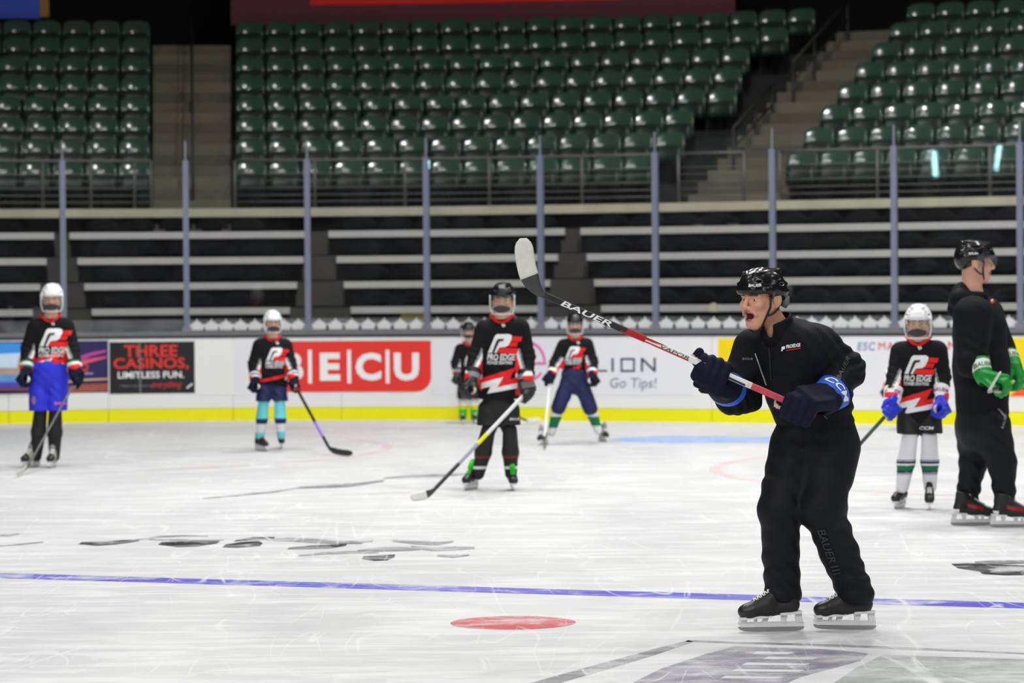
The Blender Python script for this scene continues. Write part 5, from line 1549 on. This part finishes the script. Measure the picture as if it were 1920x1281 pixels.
def player(px, py, label, head, yaw, hk, sh, el, wr, hip, kn, an, feet, hem, shorts_y, helmet_m, shorts_m, socks, skate_style, gloves, logo=(0, 0, 1.0), bolt=(0, 0, 1), sleeve='k3', torso=1.0, foot_yaw=(0, 0), frame_m=None, skate_k=.85, tuck=False, jersey_m=None, dds=(0, 0), stick_spec=None, shorts_r=1.0, decals=True, hem_tilt=0.0, lean=(0, 0)):
    """px,py ice point between the skates; pairs are (image left, image right); all pixels at the player's own distance"""
    pe = Person(px, py, label=label)
    P, mm = pe.P, pe.m
    yr = math.radians(yaw)
    F = V(math.sin(yr), -math.cos(yr), 0); LT = V(math.cos(yr), math.sin(yr), 0)
    B = basis(F + V(0, 0, -.06)); c = P(head[0], head[1], -.03)
    kk = hk
    k = hk / .95
    Sh = [P(*sh[0], LT[1] * -.15), P(*sh[1], LT[1] * .15)]; El = [P(*el[0], -.02), P(*el[1], -.02)]; Wr = [P(*wr[0], -.12 + dds[0]), P(*wr[1], -.12 + dds[1])]
    Kn = [P(*kn[0], -.05), P(*kn[1], -.05)]; An = [P(*an[0], .0), P(*an[1], .0)]
    neck = (Sh[0] + Sh[1]) / 2 + V(0, 0, .080 * k); pel = P(*hip); chest = neck * .72 + pel * .28
    J = dict(neck=neck, chest=chest, pelvis=pel, shR=Sh[0], shL=Sh[1], elR=El[0], elL=El[1], wrR=Wr[0], wrL=Wr[1], knR=Kn[0], knL=Kn[1], anR=An[0], anL=An[1])
    build_body(pe, c, B, kk, J, M_skin_k, fine=.0045, wide=1.04)
    hel = helmet(pe, c, B, kk * 1.06, helmet_m)
    face_shield(c, B, kk * 1.04, hel, frame_m or M_hel_w)
    # jersey
    hw_ = np.linalg.norm(Sh[1] - Sh[0]) / 2
    So = Solid(); sq = (F, .66)
    hemP = P(hip[0], hem); r1 = (hw_ + .035 * k) * torso; r2 = (hw_ + .025 * k) * torso
    ch = (Sh[0] + Sh[1]) / 2 - V(0, 0, .10 * k)
    So.cap(ch, hemP + V(0, 0, -.05), r1, r2, .03, '+', sq)
    So.cap(Sh[0] + LT * .02, Sh[1] - LT * .02, .062 * k, .062 * k, .06, '+')
    for i in (0, 1): So.cap(Sh[i] + LT * (.03 if i == 0 else -.03), neck - V(0, 0, .035 * k), .055 * k, .062 * k, .04)
    So.box(hemP - V(0, 0, .5), (.7, .7, .5), basis((1, 0, hem_tilt)), .005, .006, '-')
    for i in (0, 1):
        So.cap(Sh[i], El[i], .075 * k, .066 * k, .03); So.cap(El[i], Wr[i] + (El[i] - Wr[i]) * .12, .066 * k, .062 * k, .025)
    So.cap(neck - V(0, 0, .02), neck + V(0, 0, .2), .060 * k, .075 * k, .008, '-')
    So.folds(ch - V(0, 0, .25 * k) + F * .1, .25, (.5, 0, 1), .10, .006, (20, 6, 12)); So.folds(El[0], .13, (.3, 0, 1), .06, .005, (18, 9, 8)); So.folds(El[1], .13, (-.3, 0, 1), .06, .005, (18, 9, 8))
    jv, jf = So.mesh(.0075)
    fc = face_centers(jv, jf); idx = np.zeros(len(jf), int)
    for i in (0, 1):
        d = Wr[i] - Sh[i]; L = np.linalg.norm(d); d = d / L
        t = ((fc - Sh[i]) @ d) / L
        e = fc - (Sh[i] + np.outer(np.clip(t, 0, 1) * L, d))
        seg = np.linalg.norm(e, axis=1)
        inn = -(e @ LT) if i == 1 else (e @ LT)          # towards the trunk
        axl = (fc - (chest + pel) / 2) @ LT
        near = (seg < .125 * k) & (t > .38) & ((axl < -(hw_ * .9)) if i == 0 else (axl > hw_ * .9))
        edge = .030 * k - (t - .45) * .075 * k
        idx[near & (inn > edge + .022 * k)] = 2          # red next to the body
        idx[near & (inn > edge) & (inn <= edge + .022 * k)] = 1
        idx[near & (inn > edge - .016 * k) & (inn <= edge)] = 3
        idx[near & (t > .80)] = 1; idx[near & (t > .88)] = 2
    jer = put('jersey', (jv, jf), [jersey_m or M_jersey, M_jwhite, M_jred, M_jgrey], pe.root, idx)
    # collar
    cm = MB(); n0 = neck + V(0, 0, .0)
    pts = []
    for a in range(25):
        th = 2 * math.pi * a / 24
        fr = math.cos(th)
        pts.append(n0 + F * (fr * .078 * k) + LT * (math.sin(th) * .092 * k) + V(0, 0, .030 * k - (.060 * k if fr > 0 else .0) * max(0, fr) ** 2))
    cm.tube(pts, .0105 * k, 8); cm.obj('collar', M_jred, jer, True)
    cl = Cloth(jv, jf); pe.jer, pe.jcl, pe.LT, pe.F = jer, cl, LT, F
    if decals:
        o = P(logo[0], logo[1], -.2); sc_ = logo[2]
        S2 = lambda pts: [(a * sc_, b * sc_) for a, b in pts]
        decal('logo_letter', cl, o, LT, UZ, F, [poly2d(S2(LP))], M_jwhite, jer, .02, .004)
        decal('logo_slot', cl, o, LT, UZ, F, [poly2d(S2(LSLOT))], M_jdark, jer, .02, .0055)
        decal('logo_letter', cl, o, LT, UZ, F, [poly2d(S2(q)) for q in LE], M_jred, jer, .02, .004)
        a0, a1 = (1690 - 1715) / LOGO_S * sc_, (1742 - 1715) / LOGO_S * sc_
        decal('lettering', cl, o, LT, UZ, F, [text_rect('PRO EDGE', a0, a1, (690 - 716) / LOGO_S * sc_, (690 - 704) / LOGO_S * sc_, bold=.025, shear=.2)], M_jwhite, jer, .025, .004)
        decal('lettering', cl, o, LT, UZ, F, [text_rect('POWER SKATING', a0, a1 - .02 * sc_, (690 - 723.5) / LOGO_S * sc_, (690 - 717) / LOGO_S * sc_, bold=.02, shear=.2)], M_jwhite, jer, .025, .004)
        decal('lace_tie', cl, P((sh[0][0] + sh[1][0]) / 2, 0, 0) * V(1, 1, 0) + V(0, 0, neck[2] - .055 * k), LT, UZ, F, [poly2d([(-.014, .012), (-.006, .014), (.006, -.012), (-.002, -.014)]), poly2d([(.002, .012), (.010, .014), (.018, -.006), (.010, -.010)])], M_jwhite, jer, .02, .006)
        if bolt:
            ob = P(bolt[0], bolt[1], -.2); bs = bolt[2]
            ctr = np.array(LRED + LWHT).mean(0)
            Bt = lambda pts: [((a - ctr[0]) * bs, (b - ctr[1]) * bs) for a, b in pts]
            decal('bolt_stripe', cl, ob, LT, UZ, F, [poly2d(Bt(LRED))], M_jred, jer, .025, .0035); decal('bolt_stripe', cl, ob, LT, UZ, F, [poly2d(Bt(LWHT))], M_jwhite, jer, .025, .0035)
    # shorts
    So = Solid()
    top_ = pel + V(0, 0, .06 if tuck else .12); sr = shorts_r
    So.cap(top_, pel, (.150 if tuck else .125) * k * sr, (.155 if tuck else .13) * k * sr, .02, '+', (F, .75 if tuck else .66))
    for i in (0, 1):
        hp = pel + LT * (-.075 if i == 0 else .075) * k - V(0, 0, .02)
        So.cap(hp, Kn[i] + V(0, 0, .02), .094 * k * sr, .084 * k * sr, .012)
    So.box(V(pel[0], pel[1], P(hip[0], shorts_y)[2] - .5), (.8, .8, .5), None, .01, .005, '-')
    So.folds(pel - V(0, 0, .1), .22, (.6, 0, .8), .09, .006, (18, 6, 12))
    sv, sf = So.mesh(.0078)
    shorts = put('shorts', (sv, sf), [shorts_m], pe.root)
    pe.shorts, pe.shcl = shorts, Cloth(sv, sf)
    # socks
    for i in (0, 1):
        So = Solid(); a, b = Kn[i] + V(0, 0, .12) + (pel - Kn[i]) * V(.15, .15, 0), An[i] + V(0, 0, -.03)
        So.cap(a, (a + b) / 2, .058 * k, .068 * k, .02); So.cap((a + b) / 2, b, .066 * k, .048 * k, .02)
        v, f = So.mesh(.0075)
        fc = face_centers(v, f); t = (fc[:, 2] - An[i][2]) / (Kn[i][2] - An[i][2])      # 1 at the knee
        idx = np.zeros(len(f), int)
        for (t0, t1, m_i) in socks[1]: idx[(t >= t0) & (t < t1)] = m_i
        put('sock', (v, f), socks[0], pe.root, idx)
        fy = math.radians(foot_yaw[i])
        skate(pe, ice(*feet[i]), (math.sin(fy), -math.cos(fy)), skate_k, skate_style, 0.0, lean[i])
    # stick + gloves
    axes_ = [V(*gloves['axis'][0]), V(*gloves['axis'][1])]
    grips = [None, None]
    for i in (0, 1):
        grips[i] = Wr[i] + (Wr[i] - El[i]) / np.linalg.norm(Wr[i] - El[i]) * .085 * k + F * .02
    if stick_spec:
        hand, heel, toe, bands, bm, tm, slabel, ext = stick_spec
        hp = ice(*heel, .03); hp = np.array(hp)
        g = grips[hand]; dS = (hp - g) / np.linalg.norm(hp - g)
        st_, sg_ = stick(slabel, g - dS * ext, hp, np.array(ice(*toe, .035)), bands, bm, tm, .42, bl_h=.062, w=.027)
        axes_[hand] = -dS
        pe.stick = (st_, sg_)
    for i in (0, 1):
        bk = (LT * (-1 if i == 0 else 1) * .75 + F * .65)
        glove(pe, Wr[i], grips[i], axes_[i], bk, 1.12 * k, gloves['m'], gloves['cuff'], El[i], gloves.get('palm', M_gtan), letters=gloves.get('text') and (gloves['text'], F), letter_m=gloves.get('text_m'), band=gloves.get('band'), cuff_len=.095, thumb=1)
    return pe
HANG = [(.25, -.95, .15), (-.25, -.95, .15)]
# boy in front of the coach group at the right
p6 = player(1716, 955, 'child in white helmet and black jersey with white, navy and green striped socks', (1722, 606), -12, .93, [(1688, 660), (1758, 658)], [(1679, 708), (1766, 706)], [(1672, 752), (1763, 750)], (1724, 768), [(1703, 850), (1746, 850)], [(1692, 905), (1744, 905)], [(1690, 953), (1743, 955)], 785, 813,
    M_hel_w, M_jdark, ([M_sockw, M_navy, M_sockg, M_sockgrey], [(.52, .58, 3), (.58, .66, 1), (.66, .72, 0), (.36, .42, 1), (.42, .60, 2), (.60, .66, 0), (.66, .74, 1), (.28, .36, 3), (.74, .80, 3)]), 'plain',
    dict(m=M_groyal, cuff=M_gwhite, axis=HANG, text='BAUER', text_m=M_magenta), logo=(1717, 690, 1.0), bolt=(1717, 757, 1.0), foot_yaw=(-25, -8), skate_k=.86,
    stick_spec=(0, (1500, 958), (1462, 962), [(0, .10, M_tape_w), (.10, .3, mat('shaft_dkgreen', srgb(30, 60, 48), .4)), (.3, 1, M_sh_k)], M_carbon, None, 'hockey stick with green shaft held low by the child in striped socks', .03))
decal('lettering', p6.shcl, p6.P(1741, 804, -.2), V(1, 0, 0), UZ, V(0, -1, 0), [text_rect('CCM', -.050, .050, -.012, .012, bold=.03, shear=.25)], M_jwhite, p6.shorts, .02)
# boy in the middle, black helmet
p3 = player(925, 919, 'young player in black helmet with green laced skates, standing in the middle', (943, 563), -6, .96, [(908, 618), (976, 615)], [(893, 668), (988, 668)], [(884, 716), (986, 720)], (935, 765), [(912, 835), (960, 835)], [(897, 882), (958, 882)], [(887, 918), (960, 919)], 748, 797,
    M_hel_k, M_jdark, ([M_jdark, M_sockw, mat('sock_red', srgb(120, 30, 34), .8)], [(.05, .17, 1), (.50, .58, 2)]), 'green',
    dict(m=M_gblk, cuff=M_gblk, axis=HANG, palm=M_gtan, band=([M_jgrey], [(.2, .6, 1)])), logo=(936, 650, 1.12), bolt=(935, 718, 1.14), foot_yaw=(-22, 5), skate_k=.92,
    stick_spec=(1, (802, 931), (774, 932), [(0, .45, M_sh_w), (.45, .55, M_lime), (.55, .75, M_sockgrey), (.75, 1, M_sh_k)], M_carbon, M_tape_w, 'hockey stick with white upper shaft slanting across the middle player', .04))
decal('lettering', p3.shcl, p3.P(967, 787, -.2), V(1, 0, 0), UZ, V(0, -1, 0), [text_rect('BAUER', -.05, .05, -.010, .010, bold=.02, shear=.2)], M_jwhite, p3.shorts, .02)
# left boy in blue shorts
p1 = player(81, 877, 'young player in white helmet, black jersey and bright blue shorts at left', (98, 561), 4, .98, [(66, 614), (124, 612)], [(53, 655), (136, 655)], [(49, 697), (141, 697)], (91, 705), [(74, 790), (106, 790)], [(68, 850), (102, 850)], [(63, 877), (101, 877)], 683, 770,
    M_hel_w, M_blue, ([M_jdark, M_sockw], [(.70, .76, 0)]), 'grey', dict(m=M_gnavy, cuff=M_gnavy, axis=HANG, palm=M_gwhite, band=([M_gwhite, M_gdkgreen], [(.2, .4, 2), (.4, .68, 1), (.68, .85, 2)])), logo=(95, 638, 1.22), bolt=(92, 680, 1.0), foot_yaw=(-25, -4), skate_k=.95, shorts_r=1.12, tuck=True,
    stick_spec=(1, (48, 883), (36, 889), [(0, 1, M_sh_k)], M_carbon, M_tape_w, 'thin dark hockey stick held by the player in blue shorts', .02))
decal('lettering', p1.shcl, p1.P(113, 757, -.2), V(1, 0, 0), UZ, V(0, -1, 0), [text_rect('BAUER', -.065, .065, -.014, .014, bold=.02, shear=.2)], mat('print_pink', srgb(225, 110, 170), .6), p1.shorts, .02); decal('crest', p1.shcl, p1.P(61, 751, -.2), V(1, 0, 0), UZ, V(0, -1, 0), [poly2d([(math.cos(t / 6 * math.pi) * .022, math.sin(t / 6 * math.pi) * .04) for t in range(12)])], mat('crest_tan', srgb(150, 110, 150), .6), p1.shorts, .02)
# child with teal socks
p2 = player(507, 846, 'child in white helmet with teal, navy and white striped socks', (511, 605), 10, .86, [(486, 648), (536, 648)], [(476, 682), (545, 682)], [(478, 714), (551, 712)], (510, 722), [(492, 772), (527, 772)], [(488, 812), (527, 810)], [(487, 846), (527, 840)], 722, 752,
    M_hel_w, M_navy, ([M_teal, M_navy, M_sockw], [(.02, .42, 2), (.42, .66, 1), (-.4, .02, 0)]), 'redlace', dict(m=M_gnavy, cuff=M_gnavy, axis=HANG, palm=M_gwhite, band=([M_gwhite], [(.2, .42, 1), (.6, .78, 1)])), logo=(517, 668, .95), bolt=None, foot_yaw=(35, 8), skate_k=.80, hem_tilt=-.22,
    stick_spec=(1, (622, 849), (664, 851), [(0, .04, M_neon), (.04, .12, M_sh_r), (.12, .62, M_sh_k), (.62, .85, mat('shaft_violet', srgb(150, 120, 225), .4)), (.85, 1, M_sh_k)], M_carbon, None, 'black hockey stick with violet band held by the child in teal socks', .03))
for i_, (xa, ya, xb, yb) in enumerate([(486, 716, 548, 703)]):
    q0, q1 = p2.P(xa, ya, -.2), p2.P(xb, yb, -.2); dv = (q1 - q0) * V(1, 0, 1); ln = np.linalg.norm(dv); dv = dv / ln
    decal('hem_trim', p2.jcl, (q0 + q1) / 2, dv, V(-dv[2], 0, dv[0]), p2.F, [poly2d([(-ln / 2, -.018), (ln / 2, -.014), (ln / 2, .014), (-ln / 2, .012)])], M_jred, p2.jer, .02)
# child standing wide, navy trousers
p5 = player(1075, 833, 'child in navy trousers with legs apart and a white stick beside the pink ring advert', (1078, 609), 0, .84, [(1056, 648), (1101, 646)], [(1041, 680), (1111, 678)], [(1034, 704), (1111, 704)], (1077, 715), [(1047, 768), (1107, 770)], [(1034, 806), (1121, 802)], [(1023, 834), (1127, 828)], 692, 778,
    M_hel_k, M_navy, ([M_sockw, M_sockg], [(.10, .66, 1)]), 'grey', dict(m=M_gnavy, cuff=M_gnavy, axis=HANG, palm=M_gwhite, band=([M_gwhite], [(.3, .65, 1)])), logo=(1075, 664, .86), bolt=(1075, 700, .8), foot_yaw=(-20, 18), skate_k=.80, shorts_r=1.05, tuck=True, lean=(.25, -.2),
    stick_spec=(0, (1019, 834), (1026, 838), [(0, 1, M_sh_w)], M_sh_k, None, 'white shafted hockey stick held upright by the child in navy trousers', .03))
# small child by the boards behind the middle player
p4 = player(880, 794, 'small child in black helmet with yellow and green socks, half hidden behind the middle player', (878, 622), 0, .80, [(862, 655), (897, 655)], [(854, 680), (905, 680)], [(857, 704), (902, 704)], (879, 715), [(868, 752), (890, 752)], [(868, 780), (889, 780)], [(867, 794), (889, 794)], 722, 748,
    M_hel_k, M_jdark, ([M_neon, M_lime, M_sockw], [(.45, .75, 1), (.75, 2, 2)]), 'plain', dict(m=M_gblk, cuff=M_gblk, axis=HANG, palm=M_gblk, band=([M_jgrey], [(.2, .6, 1)])), logo=(882, 672, .75), bolt=None, foot_yaw=(5, 10), skate_k=.72,
    stick_spec=(1, (985, 792), (1011, 788), [(0, 1, M_sh_k)], M_sh_k, M_tape_w, 'hockey stick with white blade on the ice by the yellow kick strip', .03))
# little player hidden behind the child with striped socks
p7 = player(1706, 806, 'little player in white jersey almost hidden behind the child in striped socks', (1706, 652), 0, .80, [(1684, 678), (1726, 680)], [(1668, 700), (1738, 706)], [(1664, 728), (1740, 730)], (1707, 745), [(1697, 776), (1718, 776)], [(1696, 796), (1718, 796)], [(1696, 806), (1718, 806)], 748, 770,
    M_hel_w, M_jdark, ([M_sockw], []), 'plain', dict(m=M_gblk, cuff=M_gwhite, axis=HANG, palm=M_gblk), jersey_m=M_jwhite, decals=False, skate_k=.7)
print('script seconds', time.time() - T0)
